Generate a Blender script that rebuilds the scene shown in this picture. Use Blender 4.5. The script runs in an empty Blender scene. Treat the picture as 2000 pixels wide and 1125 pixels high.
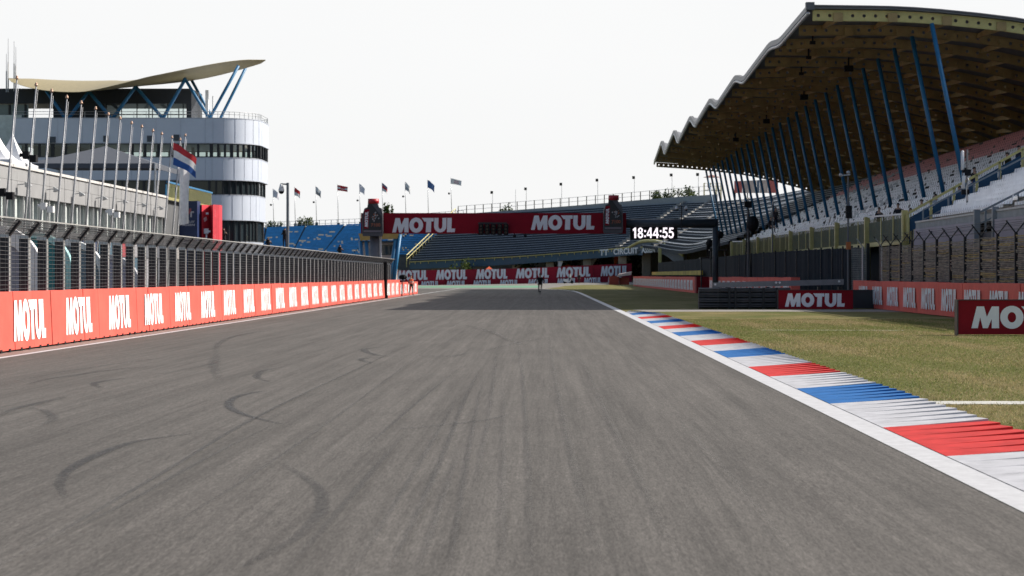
import bpy, bmesh, math, random
import numpy as np
from mathutils import Vector, Matrix, Euler
from mathutils.geometry import tessellate_polygon

random.seed(7)
rng = np.random.default_rng(7)
S = bpy.context.scene
R = math.radians

# ------------------------------------------------------------------ camera, sky, sun, exposure
F, VX, VY, H = 4000.0, 1065.0, 538.0, 1.75          # focal length in photo pixels, vanishing point, eye height
cam_data = bpy.data.cameras.new("camera")
cam = bpy.data.objects.new("camera", cam_data)
S.collection.objects.link(cam)
cam.location = (0, 0, H)
cam.rotation_euler = (R(90), 0, 0)
cam_data.sensor_width = 36.0
cam_data.lens = 36.0 * F / 2000.0
cam_data.shift_x = -(VX - 1000.0) / 2000.0
cam_data.shift_y = -(562.5 - VY) / 2000.0
cam_data.clip_start = 0.5
cam_data.clip_end = 6000
cam_data.dof.use_dof = True
cam_data.dof.focus_distance = 40.0
cam_data.dof.aperture_fstop = 4.2
S.camera = cam

SUN_EL = R(35.3)
SUN_AZ = R(76.0)            # from +Y towards +X
world = bpy.data.worlds.new("World")
S.world = world
world.use_nodes = True
wn = world.node_tree
wn.nodes.clear()
sky = wn.nodes.new("ShaderNodeTexSky")
sky.sky_type = 'NISHITA'
sky.sun_disc = False
sky.sun_elevation = SUN_EL
sky.sun_rotation = SUN_AZ
sky.air_density = 1.0
sky.dust_density = 2.5
sky.ozone_density = 1.2
bg = wn.nodes.new("ShaderNodeBackground")
bg.inputs[1].default_value = 0.09
wo = wn.nodes.new("ShaderNodeOutputWorld")
# a thin bright veil of high cloud over the blue
veil_n = wn.nodes.new("ShaderNodeTexNoise"); veil_n.inputs["Scale"].default_value = 1.6; veil_n.inputs["Detail"].default_value = 5
veil_t = wn.nodes.new("ShaderNodeTexCoord"); veil_m = wn.nodes.new("ShaderNodeMapping"); veil_m.inputs["Scale"].default_value = (1, 1, 4)
wn.links.new(veil_t.outputs["Generated"], veil_m.inputs[0]); wn.links.new(veil_m.outputs[0], veil_n.inputs["Vector"])
veil_r = wn.nodes.new("ShaderNodeMapRange"); veil_r.inputs[3].default_value = -.07; veil_r.inputs[4].default_value = .07
wn.links.new(veil_n.outputs["Fac"], veil_r.inputs[0])
# haze is thickest low down on the sunward side
veil_d = wn.nodes.new("ShaderNodeVectorMath"); veil_d.operation = 'DOT_PRODUCT'; veil_d.inputs[1].default_value = (.32, .94, .06)
veil_g = wn.nodes.new("ShaderNodeNewGeometry"); veil_s = wn.nodes.new("ShaderNodeVectorMath"); veil_s.operation = 'SCALE'; veil_s.inputs[3].default_value = -1
wn.links.new(veil_g.outputs["Incoming"], veil_s.inputs[0]); wn.links.new(veil_s.outputs[0], veil_d.inputs[0])
veil_k = wn.nodes.new("ShaderNodeMapRange"); veil_k.interpolation_type = 'SMOOTHSTEP'
for i_, v_ in enumerate((.30, .86, .0, .95)): veil_k.inputs[i_ + 1].default_value = v_
wn.links.new(veil_d.outputs["Value"], veil_k.inputs[0])
veil_a = wn.nodes.new("ShaderNodeMath"); veil_a.operation = 'ADD'; veil_a.use_clamp = True
wn.links.new(veil_k.outputs[0], veil_a.inputs[0]); wn.links.new(veil_r.outputs[0], veil_a.inputs[1])
veil = wn.nodes.new("ShaderNodeMix"); veil.data_type = 'RGBA'
veil.inputs[7].default_value = (8.15, 8.17, 8.17, 1)
wn.links.new(veil_a.outputs[0], veil.inputs[0]); wn.links.new(sky.outputs[0], veil.inputs[6])
wn.links.new(veil.outputs[2], bg.inputs[0])
wn.links.new(bg.outputs[0], wo.inputs[0])

sd = bpy.data.lights.new("sun", 'SUN')
sd.energy = 4.9
sd.angle = R(0.5)
sd.color = (1.0, 0.925, 0.84)
sun = bpy.data.objects.new("sun", sd)
S.collection.objects.link(sun)
sv = Vector((math.sin(SUN_AZ) * math.cos(SUN_EL), math.cos(SUN_AZ) * math.cos(SUN_EL), math.sin(SUN_EL)))
sun.rotation_euler = sv.to_track_quat('Z', 'Y').to_euler()

S.view_settings.view_transform = 'Standard'
S.view_settings.look = 'None'
S.view_settings.gamma = 1.0
S.view_settings.exposure = 0.40
S.cycles.max_bounces = 6
S.cycles.diffuse_bounces = 3
S.cycles.glossy_bounces = 3
S.cycles.transparent_max_bounces = 24
S.cycles.use_denoising = True

# ------------------------------------------------------------------ helpers
def P(px, py, Y):
    """A point of the place, read off the photograph at a chosen distance Y."""
    return Vector(((px - VX) * Y / F, Y, H - (py - VY) * Y / F))

def Gd(px, py):
    Y = H * F / (py - VY)
    return Vector(((px - VX) * Y / F, Y, 0))

class MB:
    def __init__(s):
        s.v = []; s.f = []; s.m = []; s.mi = 0; s.starts = []
    def add(s, vs, fs):
        b = len(s.v); s.starts.append((b, len(s.f)))
        s.v.extend([tuple(q) for q in vs])
        for f in fs:
            s.f.append(tuple(b + i for i in f)); s.m.append(s.mi)
        return s
    def quad(s, a, b, c, d):
        return s.add([a, b, c, d], [(0, 1, 2, 3)])
    def hexa(s, p):     # p: 4 bottom, 4 top
        return s.add(p, [(3, 2, 1, 0), (4, 5, 6, 7), (0, 1, 5, 4), (1, 2, 6, 5), (2, 3, 7, 6), (3, 0, 4, 7)])
    def box(s, x0, x1, y0, y1, z0, z1):
        return s.hexa([(x0, y0, z0), (x1, y0, z0), (x1, y1, z0), (x0, y1, z0), (x0, y0, z1), (x1, y0, z1), (x1, y1, z1), (x0, y1, z1)])
    def bar(s, a, b, w, h=None, up=(0, 0, 1)):
        a = Vector(a); b = Vector(b); h = h or w
        d = (b - a)
        if d.length < 1e-6: return s
        d.normalize(); up = Vector(up)
        if abs(d.dot(up)) > .98: up = Vector((0, 1, 0))
        x = d.cross(up).normalized() * (w / 2); z = x.cross(d).normalized() * (h / 2)
        return s.hexa([a - x - z, a + x - z, b + x - z, b - x - z, a - x + z, a + x + z, b + x + z, b - x + z])
    def tube(s, a, b, r0, r1=None, n=10, caps=True):
        a = Vector(a); b = Vector(b); r1 = r0 if r1 is None else r1
        d = (b - a).normalized()
        up = Vector((0, 0, 1)) if abs(d.z) < .95 else Vector((0, 1, 0))
        x = d.cross(up).normalized(); z = x.cross(d)
        vs = []
        for c, r in ((a, r0), (b, r1)):
            for i in range(n):
                t = 2 * math.pi * i / n
                vs.append(c + x * math.cos(t) * r + z * math.sin(t) * r)
        fs = [(i, (i + 1) % n, n + (i + 1) % n, n + i) for i in range(n)]
        if caps: fs += [tuple(range(n))[::-1], tuple(range(n, 2 * n))]
        return s.add(vs, fs)
    def path(s, pts, r, n=6):
        for a, b in zip(pts[:-1], pts[1:]): s.tube(a, b, r, r, n)
        return s
    def ribbon(s, A, B):
        b = len(s.v); n = len(A)
        s.v.extend([tuple(q) for q in A]); s.v.extend([tuple(q) for q in B])
        for i in range(n - 1):
            s.f.append((b + i, b + i + 1, b + n + i + 1, b + n + i)); s.m.append(s.mi)
        return s
    def grid(s, rows):
        b = len(s.v); n = len(rows[0])
        for r in rows: s.v.extend([tuple(q) for q in r])
        for j in range(len(rows) - 1):
            for i in range(n - 1):
                s.f.append((b + j * n + i, b + j * n + i + 1, b + (j + 1) * n + i + 1, b + (j + 1) * n + i)); s.m.append(s.mi)
        return s
    def prism(s, poly, to3, depth):
        """2-D outline carried to 3-D by to3(u, v), given a thickness vector."""
        depth = Vector(depth); n = len(poly)
        A = [Vector(to3(u, v)) for u, v in poly]; B = [p + depth for p in A]
        tri = tessellate_polygon([[Vector((u, v, 0)) for u, v in poly]])
        s.add(A + B, [tuple(t) for t in tri] + [tuple(n + i for i in reversed(t)) for t in tri] + [(i, (i + 1) % n, n + (i + 1) % n, n + i) for i in range(n)])
        return s
    def flat(s, shape, to3):
        vs, fs = shape
        return s.add([to3(u, v) for u, v in vs], fs)
    def ball(s, c, r, n=10, m=6, sc=(1, 1, 1)):
        c = Vector(c); rows = []
        for j in range(m + 1):
            t = math.pi * j / m
            rows.append([c + Vector((math.sin(t) * math.cos(2 * math.pi * i / n) * r * sc[0], math.sin(t) * math.sin(2 * math.pi * i / n) * r * sc[1], math.cos(t) * r * sc[2])) for i in range(n + 1)])
        return s.grid(rows)
    def build(s, name, mat, parent=None, smooth=False, fix=False):
        me = bpy.data.meshes.new(name)
        off = Vector((0, 0, 0))
        if parent is not None:
            off = parent.location.copy()
            if parent.parent is not None: off = off + parent.parent.location
        vs = [(v[0] - off.x, v[1] - off.y, v[2] - off.z) for v in s.v] if off.length else s.v
        me.from_pydata(vs, [], s.f)
        mats = mat if isinstance(mat, (list, tuple)) else [mat]
        for m in mats: me.materials.append(m)
        if len(mats) > 1: me.polygons.foreach_set("material_index", s.m)
        if smooth: me.polygons.foreach_set("use_smooth", [True] * len(me.polygons))
        if fix:
            bm = bmesh.new(); bm.from_mesh(me)
            bmesh.ops.remove_doubles(bm, verts=bm.verts, dist=1e-4)
            bmesh.ops.recalc_face_normals(bm, faces=bm.faces)
            bm.to_mesh(me); bm.free()
        me.update()
        o = bpy.data.objects.new(name, me)
        S.collection.objects.link(o)
        if parent is not None: o.parent = parent
        return o

def build_each(mb, name, mat, parent, smooth=False):
    """every shape added to mb becomes a part of its own"""
    st = mb.starts + [(len(mb.v), len(mb.f))]; out = []
    for (v0, f0), (v1, f1) in zip(st[:-1], st[1:]):
        q = MB(); q.add(mb.v[v0:v1], [tuple(i - v0 for i in f) for f in mb.f[f0:f1]]); out.append(q.build(name, mat, parent, smooth))
    return out

def tag(o, label=None, cat=None, group=None, kind=None):
    if label: o["label"] = label
    if cat: o["category"] = cat
    if group: o["group"] = group
    if kind: o["kind"] = kind
    return o

def thing(name, loc, label, cat, group=None):
    o = bpy.data.objects.new(name, None)
    S.collection.objects.link(o)
    o.location = loc
    o.empty_display_size = 0.5
    return tag(o, label, cat, group)

def struct(name, mb, mat, smooth=False):
    return tag(mb.build(name, mat, None, smooth), kind="structure")

def copy_tree(o, parent=None):
    c = o.copy(); S.collection.objects.link(c)
    if parent is not None: c.parent = parent
    for ch in list(o.children): copy_tree(ch, c)
    return c

# ------------------------------------------------------------------ materials
MATS = {}
def M(name, rgb, rough=.6, metal=0.0, var=.14, scale=2.5, bump=0.0, bscale=30, spec=.5, stretch=(1, 1, 1), rgb2=None):
    if name in MATS: return MATS[name]
    m = bpy.data.materials.new(name); m.use_nodes = True
    nt = m.node_tree; b = nt.nodes["Principled BSDF"]
    tc = nt.nodes.new("ShaderNodeTexCoord"); mp = nt.nodes.new("ShaderNodeMapping")
    mp.inputs["Scale"].default_value = stretch
    nt.links.new(tc.outputs["Object"], mp.inputs["Vector"])
    n = nt.nodes.new("ShaderNodeTexNoise"); n.inputs["Scale"].default_value = scale; n.inputs["Detail"].default_value = 6; n.inputs["Roughness"].default_value = .65
    nt.links.new(mp.outputs[0], n.inputs["Vector"])
    cr = nt.nodes.new("ShaderNodeValToRGB")
    lo = [max(0, c * (1 - var)) for c in rgb]; hi = [min(1, c * (1 + var)) for c in (rgb2 or rgb)]
    cr.color_ramp.elements[0].position = .3; cr.color_ramp.elements[1].position = .7
    cr.color_ramp.elements[0].color = (*lo, 1); cr.color_ramp.elements[1].color = (*hi, 1)
    nt.links.new(n.outputs["Fac"], cr.inputs[0]); nt.links.new(cr.outputs[0], b.inputs["Base Color"])
    b.inputs["Roughness"].default_value = rough; b.inputs["Metallic"].default_value = metal
    b.inputs["Specular IOR Level"].default_value = spec
    if bump:
        n2 = nt.nodes.new("ShaderNodeTexNoise"); n2.inputs["Scale"].default_value = bscale; n2.inputs["Detail"].default_value = 4
        nt.links.new(tc.outputs["Object"], n2.inputs["Vector"])
        bp = nt.nodes.new("ShaderNodeBump"); bp.inputs["Strength"].default_value = bump; bp.inputs["Distance"].default_value = .02
        nt.links.new(n2.outputs["Fac"], bp.inputs["Height"]); nt.links.new(bp.outputs[0], b.inputs["Normal"])
    MATS[name] = m
    return m

def glass(name, tint, gl=.25, alpha=.75):
    m = bpy.data.materials.new(name); m.use_nodes = True
    nt = m.node_tree; nt.nodes.clear()
    out = nt.nodes.new("ShaderNodeOutputMaterial"); mx = nt.nodes.new("ShaderNodeMixShader")
    tr = nt.nodes.new("ShaderNodeBsdfTransparent"); tr.inputs[0].default_value = (*tint, 1)
    g = nt.nodes.new("ShaderNodeBsdfGlossy"); g.inputs["Roughness"].default_value = .03
    mx.inputs[0].default_value = gl
    nt.links.new(tr.outputs[0], mx.inputs[1]); nt.links.new(g.outputs[0], mx.inputs[2]); nt.links.new(mx.outputs[0], out.inputs[0])
    return m

def leafy(name, rgb, trans=.35):
    m = bpy.data.materials.new(name); m.use_nodes = True
    nt = m.node_tree; b = nt.nodes["Principled BSDF"]
    oi = nt.nodes.new("ShaderNodeNewGeometry")
    cr = nt.nodes.new("ShaderNodeValToRGB")
    cr.color_ramp.elements[0].color = (*[c * .6 for c in rgb], 1); cr.color_ramp.elements[1].color = (*[c * 1.4 for c in rgb], 1)
    nt.links.new(oi.outputs["Random Per Island"], cr.inputs[0]); nt.links.new(cr.outputs[0], b.inputs["Base Color"])
    b.inputs["Roughness"].default_value = .6; b.inputs["Specular IOR Level"].default_value = .2
    out = nt.nodes["Material Output"]
    t = nt.nodes.new("ShaderNodeBsdfTranslucent"); nt.links.new(cr.outputs[0], t.inputs[0])
    mx = nt.nodes.new("ShaderNodeMixShader"); mx.inputs[0].default_value = trans
    nt.links.new(b.outputs[0], mx.inputs[1]); nt.links.new(t.outputs[0], mx.inputs[2]); nt.links.new(mx.outputs[0], out.inputs[0])
    return m

def asphalt(name, base, streak=True):
    m = bpy.data.materials.new(name); m.use_nodes = True
    nt = m.node_tree; b = nt.nodes["Principled BSDF"]; L = nt.links.new
    tc = nt.nodes.new("ShaderNodeTexCoord")
    def noise(scale, st, detail=5, rough=.6):
        mp = nt.nodes.new("ShaderNodeMapping"); mp.inputs["Scale"].default_value = st
        n = nt.nodes.new("ShaderNodeTexNoise"); n.inputs["Scale"].default_value = scale; n.inputs["Detail"].default_value = detail; n.inputs["Roughness"].default_value = rough
        L(tc.outputs["Object"], mp.inputs[0]); L(mp.outputs[0], n.inputs["Vector"]); return n.outputs["Fac"]
    def ramp(fac, a, c, p0=.3, p1=.7):
        r = nt.nodes.new("ShaderNodeValToRGB"); r.color_ramp.elements[0].position = p0; r.color_ramp.elements[1].position = p1
        r.color_ramp.elements[0].color = (a, a, a, 1); r.color_ramp.elements[1].color = (c, c, c, 1)
        L(fac, r.inputs[0]); return r.outputs[0]
    def mul(x, y, f=1):
        k = nt.nodes.new("ShaderNodeMix"); k.data_type = 'RGBA'; k.blend_type = 'MULTIPLY'; k.inputs[0].default_value = f
        L(x, k.inputs[6]); L(y, k.inputs[7]); return k.outputs[2]
    rgb = nt.nodes.new("ShaderNodeRGB"); rgb.outputs[0].default_value = (*base, 1)
    c = rgb.outputs[0]
    c = mul(c, ramp(noise(.18, (1, .5, 1)), .88, 1.06))
    c = mul(c, ramp(noise(1.4, (1, .3, 1)), .92, 1.06))
    c = mul(c, ramp(noise(75, (1, .12, 1), 3, .85), .48, 1.5, .28, .72))
    c = mul(c, ramp(noise(24, (1, .10, 1), 4, .8), .76, 1.18, .3, .7))
    if streak:
        c = mul(c, ramp(noise(2.2, (1, .010, 1), 6, .75), .74, 1.08, .34, .60))
        c = mul(c, ramp(noise(6.5, (1, .02, 1), 4, .75), .80, 1.05, .36, .56))
    L(c, b.inputs["Base Color"])
    b.inputs["Roughness"].default_value = .82; b.inputs["Specular IOR Level"].default_value = .24
    bp = nt.nodes.new("ShaderNodeBump"); bp.inputs["Strength"].default_value = .12; bp.inputs["Distance"].default_value = .01
    L(noise(70, (1, 1, 1), 2), bp.inputs["Height"]); L(bp.outputs[0], b.inputs["Normal"])
    return m

def grass_mat(name):
    m = bpy.data.materials.new(name); m.use_nodes = True
    nt = m.node_tree; b = nt.nodes["Principled BSDF"]; L = nt.links.new
    tc = nt.nodes.new("ShaderNodeTexCoord")
    def noise(scale, st, detail=5):
        mp = nt.nodes.new("ShaderNodeMapping"); mp.inputs["Scale"].default_value = st
        n = nt.nodes.new("ShaderNodeTexNoise"); n.inputs["Scale"].default_value = scale; n.inputs["Detail"].default_value = detail; n.inputs["Roughness"].default_value = .7
        L(tc.outputs["Object"], mp.inputs[0]); L(mp.outputs[0], n.inputs["Vector"]); return n.outputs["Fac"]
    r = nt.nodes.new("ShaderNodeValToRGB"); e = r.color_ramp.elements
    e[0].position = .30; e[0].color = (.085, .115, .026, 1); e[1].position = .72; e[1].color = (.30, .235, .12, 1)
    k = e.new(.5); k.color = (.165, .155, .06, 1)
    L(noise(.30, (1, .5, 1), 8), r.inputs[0])
    r2 = nt.nodes.new("ShaderNodeValToRGB"); r2.color_ramp.elements[0].color = (.5, .5, .5, 1); r2.color_ramp.elements[1].color = (1.3, 1.3, 1.2, 1)
    L(noise(14, (1, .6, 1), 6), r2.inputs[0])
    k = nt.nodes.new("ShaderNodeMix"); k.data_type = 'RGBA'; k.blend_type = 'MULTIPLY'; k.inputs[0].default_value = 1
    L(r.outputs[0], k.inputs[6]); L(r2.outputs[0], k.inputs[7]); L(k.outputs[2], b.inputs["Base Color"])
    b.inputs["Roughness"].default_value = .9; b.inputs["Specular IOR Level"].default_value = .1
    bp = nt.nodes.new("ShaderNodeBump"); bp.inputs["Strength"].default_value = .8; bp.inputs["Distance"].default_value = .05
    L(noise(25, (1, 1, 1), 4), bp.inputs["Height"]); L(bp.outputs[0], b.inputs["Normal"])
    return m

def emit(name, rgb, s):
    m = bpy.data.materials.new(name); m.use_nodes = True
    b = m.node_tree.nodes["Principled BSDF"]
    b.inputs["Base Color"].default_value = (*rgb, 1); b.inputs["Emission Color"].default_value = (*rgb, 1); b.inputs["Emission Strength"].default_value = s
    return m

ASPH = asphalt("asphalt", (.107, .099, .090))
ASPH2 = asphalt("pale_asphalt", (.21, .20, .18), False)
GRASS = grass_mat("mown_grass")
WHITE = M("white_paint", (.78, .78, .77), .5, var=.08, scale=4)
LINEW = M("line_paint", (.48, .485, .50), .6, var=.14, scale=6, bump=.1)
KRED = M("kerb_red", (.52, .04, .038), .8, spec=.12, var=.22, scale=3)
KBLUE = M("kerb_blue", (.022, .13, .36), .8, spec=.12, var=.22, scale=3)
KWHITE = M("kerb_white", (.44, .445, .47), .65, var=.2, scale=3)
CORAL = M("coral_facing", (.62, .10, .072), .6, var=.17, scale=.9, bump=.06, bscale=8)
CORAL2 = M("faded_coral", (.78, .15, .115), .75, spec=.2, var=.10, scale=1.2, bump=.1, bscale=6)
SIGNRED = M("sign_red", (.26, .006, .018), .7, spec=.2, var=.10, scale=1.5)
LETTER = M("letter_white", (.82, .83, .84), .5, var=.05, scale=3)
DARK = M("dark_metal", (.025, .027, .03), .5, .2)
BLACK = M("black_plastic", (.010, .010, .012), .7, spec=.25)
GALV = M("galvanised_steel", (.45, .46, .47), .42, .6, var=.15, scale=5)
POSTST = M("post_steel", (.38, .38, .37), .5, .3, var=.2, scale=5)
SILVER = M("brushed_aluminium", (.60, .61, .62), .35, .7, var=.08)
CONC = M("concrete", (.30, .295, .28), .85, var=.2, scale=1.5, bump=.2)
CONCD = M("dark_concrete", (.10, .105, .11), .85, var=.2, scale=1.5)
BLUE = M("blue_steel", (.022, .155, .32), .45, var=.12)
YEL = M("yellow_steel", (.56, .50, .20), .5, var=.12)
SHELL = M("roof_sheet", (.15, .16, .18), .55, .1, var=.15, scale=1)
CLAD = M("silver_cladding", (.58, .64, .74), .42, .25, var=.05, scale=.6)
FASC = M("grey_fascia", (.275, .28, .285), .6, var=.10, scale=.8)
FRAME = M("window_frame", (.02, .023, .027), .5)
NAVY = M("navy_board", (.012, .03, .10), .5)
FABDARK = M("dark_windscreen_cloth", (.018, .025, .034), .9, spec=.1, var=.25, scale=1.5, bump=.3, bscale=5)
LILAC = M("lilac_banner", (.33, .31, .37), .75, var=.10, scale=.8)
BLUEF = M("blue_fascia", (.045, .10, .16), .6, var=.12, scale=.5)
BENCH = M("grey_bench", (.27, .30, .34), .55, var=.15, scale=1)
SEATB = M("blue_seat", (.045, .25, .50), .5, var=.2, scale=.6)
SEATW = M("white_seat", (.80, .82, .85), .5, var=.15, scale=.6)
SEATP = M("faded_red_seat", (.62, .22, .23), .5, var=.2, scale=.6)
SEATC = M("cream_seat", (.62, .56, .44), .5)
SEATD = M("dark_seat", (.05, .05, .055), .6)
SKIN = M("skin", (.45, .27, .19), .6)
HAIR = M("dark_hair", (.02, .015, .012), .7)
ORANGE = M("hi_vis_orange", (.75, .10, .02), .7)
TENTW = M("white_tent_cloth", (.75, .76, .78), .7, var=.05)
TENTG = M("grey_tent_cloth", (.075, .085, .105), .8, var=.06)
GLASSC = glass("clear_green_glass", (.72, .80, .78), .12)
GLASSD = M("dark_window_glass", (.025, .035, .04), .06, .0, var=.3, scale=.4, spec=.9)

# ------------------------------------------------------------------ lettering
def tri_shape(outer, holes=()):
    loops = [[Vector((u, v, 0)) for u, v in outer]] + [[Vector((u, v, 0)) for u, v in h] for h in holes]
    flatv = [q for lp in loops for q in lp]
    return [(q.x, q.y) for q in flatv], [tuple(t) for t in tessellate_polygon(loops)]

def join_shapes(shapes):
    V, Fc = [], []
    for v, f in shapes:
        b = len(V); V += v; Fc += [tuple(b + i for i in t) for t in f]
    return V, Fc

def ell(cx, cy, rx, ry, n=22):
    return [(cx + rx * math.cos(2 * math.pi * i / n), cy + ry * math.sin(2 * math.pi * i / n)) for i in range(n)]

def arcp(cx, cy, rx, ry, a0, a1, n=8):
    return [(cx + rx * math.cos(R(a0 + (a1 - a0) * i / n)), cy + ry * math.sin(R(a0 + (a1 - a0) * i / n))) for i in range(n + 1)]

LOGO = join_shapes([
    tri_shape([(0, 0), (.25, 1), (.58, 1), (.70, .52), (.93, 1), (1.25, 1), (1.25, 0), (.92, 0), (.92, .42), (.74, 0), (.52, 0), (.40, .50), (.29, 0)]),
    tri_shape(ell(1.83, .5, .53, .53), [ell(1.83, .5, .19, .24)]),
    tri_shape([(2.26, 1), (3.16, 1), (3.16, .76), (2.98, .76), (2.95, 0), (2.56, 0), (2.60, .74), (2.47, .74)]),
    tri_shape([(3.21, 1)] + arcp(3.66, .40, .47, .42, 180, 360) + [(4.14, 1), (3.83, 1)] + arcp(3.67, .42, .15, .20, 360, 180, 6) + [(3.54, 1)]),
    tri_shape([(4.20, 1), (4.54, 1), (4.52, .25), (4.80, .25), (4.76, 0), (4.17, 0)]),
])
LOGO_W = 4.8

TXT = {}
def text(s, bold=.02):
    if (s, bold) in TXT: return TXT[(s, bold)]
    cu = bpy.data.curves.new("lettering", 'FONT'); cu.body = s; cu.size = 1.0; cu.offset = bold; cu.resolution_u = 3
    cu.fill_mode = 'FRONT'
    ob = bpy.data.objects.new("lettering", cu); S.collection.objects.link(ob)
    me = bpy.data.meshes.new_from_object(ob)
    vs = [(v.co.x, v.co.y) for v in me.vertices]; fs = [tuple(p.vertices) for p in me.polygons]
    bpy.data.objects.remove(ob); bpy.data.curves.remove(cu); bpy.data.meshes.remove(me)
    x0 = min(v[0] for v in vs); x1 = max(v[0] for v in vs); y0 = min(v[1] for v in vs); y1 = max(v[1] for v in vs)
    vs = [((v[0] - x0) / (x1 - x0), (v[1] - y0) / (y1 - y0)) for v in vs]      # unit box
    TXT[(s, bold)] = (vs, fs)
    return vs, fs

def put_logo(mb, origin, ux, vz):
    """origin = lower left, ux = whole word vector, vz = letter height vector"""
    o = Vector(origin); ux = Vector(ux) / LOGO_W; vz = Vector(vz)
    mb.flat(LOGO, lambda u, v: o + ux * u + vz * v)

D8 = tri_shape(arcp(.27, .27, .27, .28, 128, 412, 14) + arcp(.27, .745, .24, .255, -58, 238, 12), [ell(.27, .75, .10, .12, 12), ell(.27, .275, .125, .135, 12)])
D5 = tri_shape([(.09, 1), (.49, 1), (.49, .84), (.22, .84), (.20, .67)] + arcp(.25, .33, .28, .345, 100, -165, 14) + arcp(.25, .33, .125, .20, -165, 118, 10) + [(.045, .47)])
D4 = tri_shape([(.33, 0), (.33, .22), (0, .22), (0, .38), (.32, 1), (.47, 1), (.47, .38), (.56, .38), (.56, .22), (.47, .22), (.47, 0)], [[(.13, .38), (.33, .38), (.33, .76)]])
D1 = tri_shape([(.20, 0), (.37, 0), (.37, 1), (.24, 1), (.05, .84), (.05, .67), (.20, .77)])
DC = join_shapes([tri_shape([(.05, .10), (.20, .10), (.20, .27), (.05, .27)]), tri_shape([(.05, .58), (.20, .58), (.20, .75), (.05, .75)])])
def put_digits(mb, s, origin, width, height):
    o = Vector(origin); adv = {"1": .52, "8": .60, "4": .62, "5": .60, ":": .28}; tot = sum(adv[c] for c in s); k = width / tot; x = 0
    for c in s:
        mb.flat({"1": D1, "8": D8, "4": D4, "5": D5, ":": DC}[c], lambda u, v, x=x: o + Vector(((x + u) * k, 0, v * height))); x += adv[c]

def put_text(mb, s, origin, ux, vz, bold=.02):
    o = Vector(origin); ux = Vector(ux); vz = Vector(vz)
    mb.flat(text(s, bold), lambda u, v: o + ux * u + vz * v)

# ------------------------------------------------------------------ ground, track, kerb
def XR(Y):
    return float(np.interp(Y, [0, 90, 200, 220, 233, 245, 254, 262, 270, 280], [3.52, 3.5, 3.3, 3.15, 2.9, 2.15, 1.27, .2, -1.4, -5]))

g = MB(); g.quad((-900, -200, 0), (900, -200, 0), (900, 4000, 0), (-900, 4000, 0))
struct("ground", g, GRASS)

ys = list(range(-40, 200, 20)) + list(range(200, 282, 4))
t = MB(); t.ribbon([(-60, y, .004) for y in ys], [(XR(y), y, .004) for y in ys])
struct("track", t, ASPH)
t = MB()
t.add([(-70, 280.2, .003), (-5, 280.2, .003), (-2, 268, .003), (4, 262, .003), (13, 300, .003), (17, 366, .003), (-70, 366, .003)], [(0, 1, 2, 6), (2, 3, 4, 5), (2, 5, 6)])
# the far run-off: pale asphalt rising towards the boards
t = MB(); rows = []
for j in range(9):
    y = 268 + (372 - 268) * j / 8
    rows.append([(x, y, .006 + max(0, (y - 310) / 62) ** 2 * max(0, (x + 20) / 36) * .62) for x in np.linspace(-75, 19, 20)])
t.grid(rows); struct("runoff_area", t, ASPH2)
t = MB()
t.grid([[(x, y, .012 + max(0, (y - 310) / 62) ** 2 * max(0, (x + 20) / 36) * .62) for x in np.linspace(-24, -1, 10)] for y in (292, 300, 312, 325, 338)])
struct("green_runoff_paint", t, M("green_paint", (.10, .26, .15), .7, var=.2))
t = MB()
t.grid([[(x, y, .012 + max(0, (y - 310) / 62) ** 2 * max(0, (x + 20) / 36) * .62) for x in np.linspace(x0, x1, 8)] for y, x0, x1 in ((264, 2.5, 21), (276, 0, 21), (290, 1, 21), (306, 2, 21), (330, 3, 21), (345, 6, 21))])
struct("grass_verge", t, GRASS)
t = MB(); t.grid([[(-30, y, .016), (3 , y, .016)] for y in (341, 345)])
# white edge lines
def line_pts(y0, y1, st): return [y0 + st * i for i in range(int((y1 - y0) / st) + 1)]
yy = line_pts(-20, 276, 4)
t = MB(); t.ribbon([(XR(y), y, .009) for y in yy], [(XR(y) + .34, y, .009) for y in yy]); struct("right_edge_line", t, LINEW)
t = MB(); t.ribbon([(-11.62, y, .009) for y in yy], [(-11.44, y, .009) for y in yy]); struct("left_edge_line", t, LINEW)
t = MB(); t.ribbon([(-12.3, y, .008) for y in yy[:54]], [(-11.66, y, .008) for y in yy[:54]]); struct("dusty_gutter", t, M("dusty_red_asphalt", (.20, .15, .13), .8, var=.2, scale=2))
def wavy_line(name, pts, w, mat):
    A, B = [], []
    for i, (x, y) in enumerate(pts):
        k = w * (1 + random.uniform(-.12, .12))
        A.append((x, y - k / 2, .007)); B.append((x, y + k / 2, .007))
    t = MB(); t.ribbon(A, B); return struct(name, t, mat)
wavy_line("grass_line", [(5.16 + .25 * i, 28.1 - .004 * i) for i in range(60)], .72, M("chalk", (.46, .46, .42), .9, var=.25, scale=5))
wavy_line("grass_line", [(6.9 + .3 * i, 65.5 - .03 * i) for i in range(16)], .5, M("worn_chalk", (.32, .30, .20), .9, var=.3, scale=3))
t = MB(); t.ribbon([(4.9, 98.5, .007), (10, 99, .007), (19, 98, .007)], [(4.4, 104.5, .007), (10, 105.5, .007), (19, 105, .007)])
struct("service_path", t, M("gravelly_path", (.27, .25, .22), .9, var=.2, scale=1.5, bump=.3))

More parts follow.
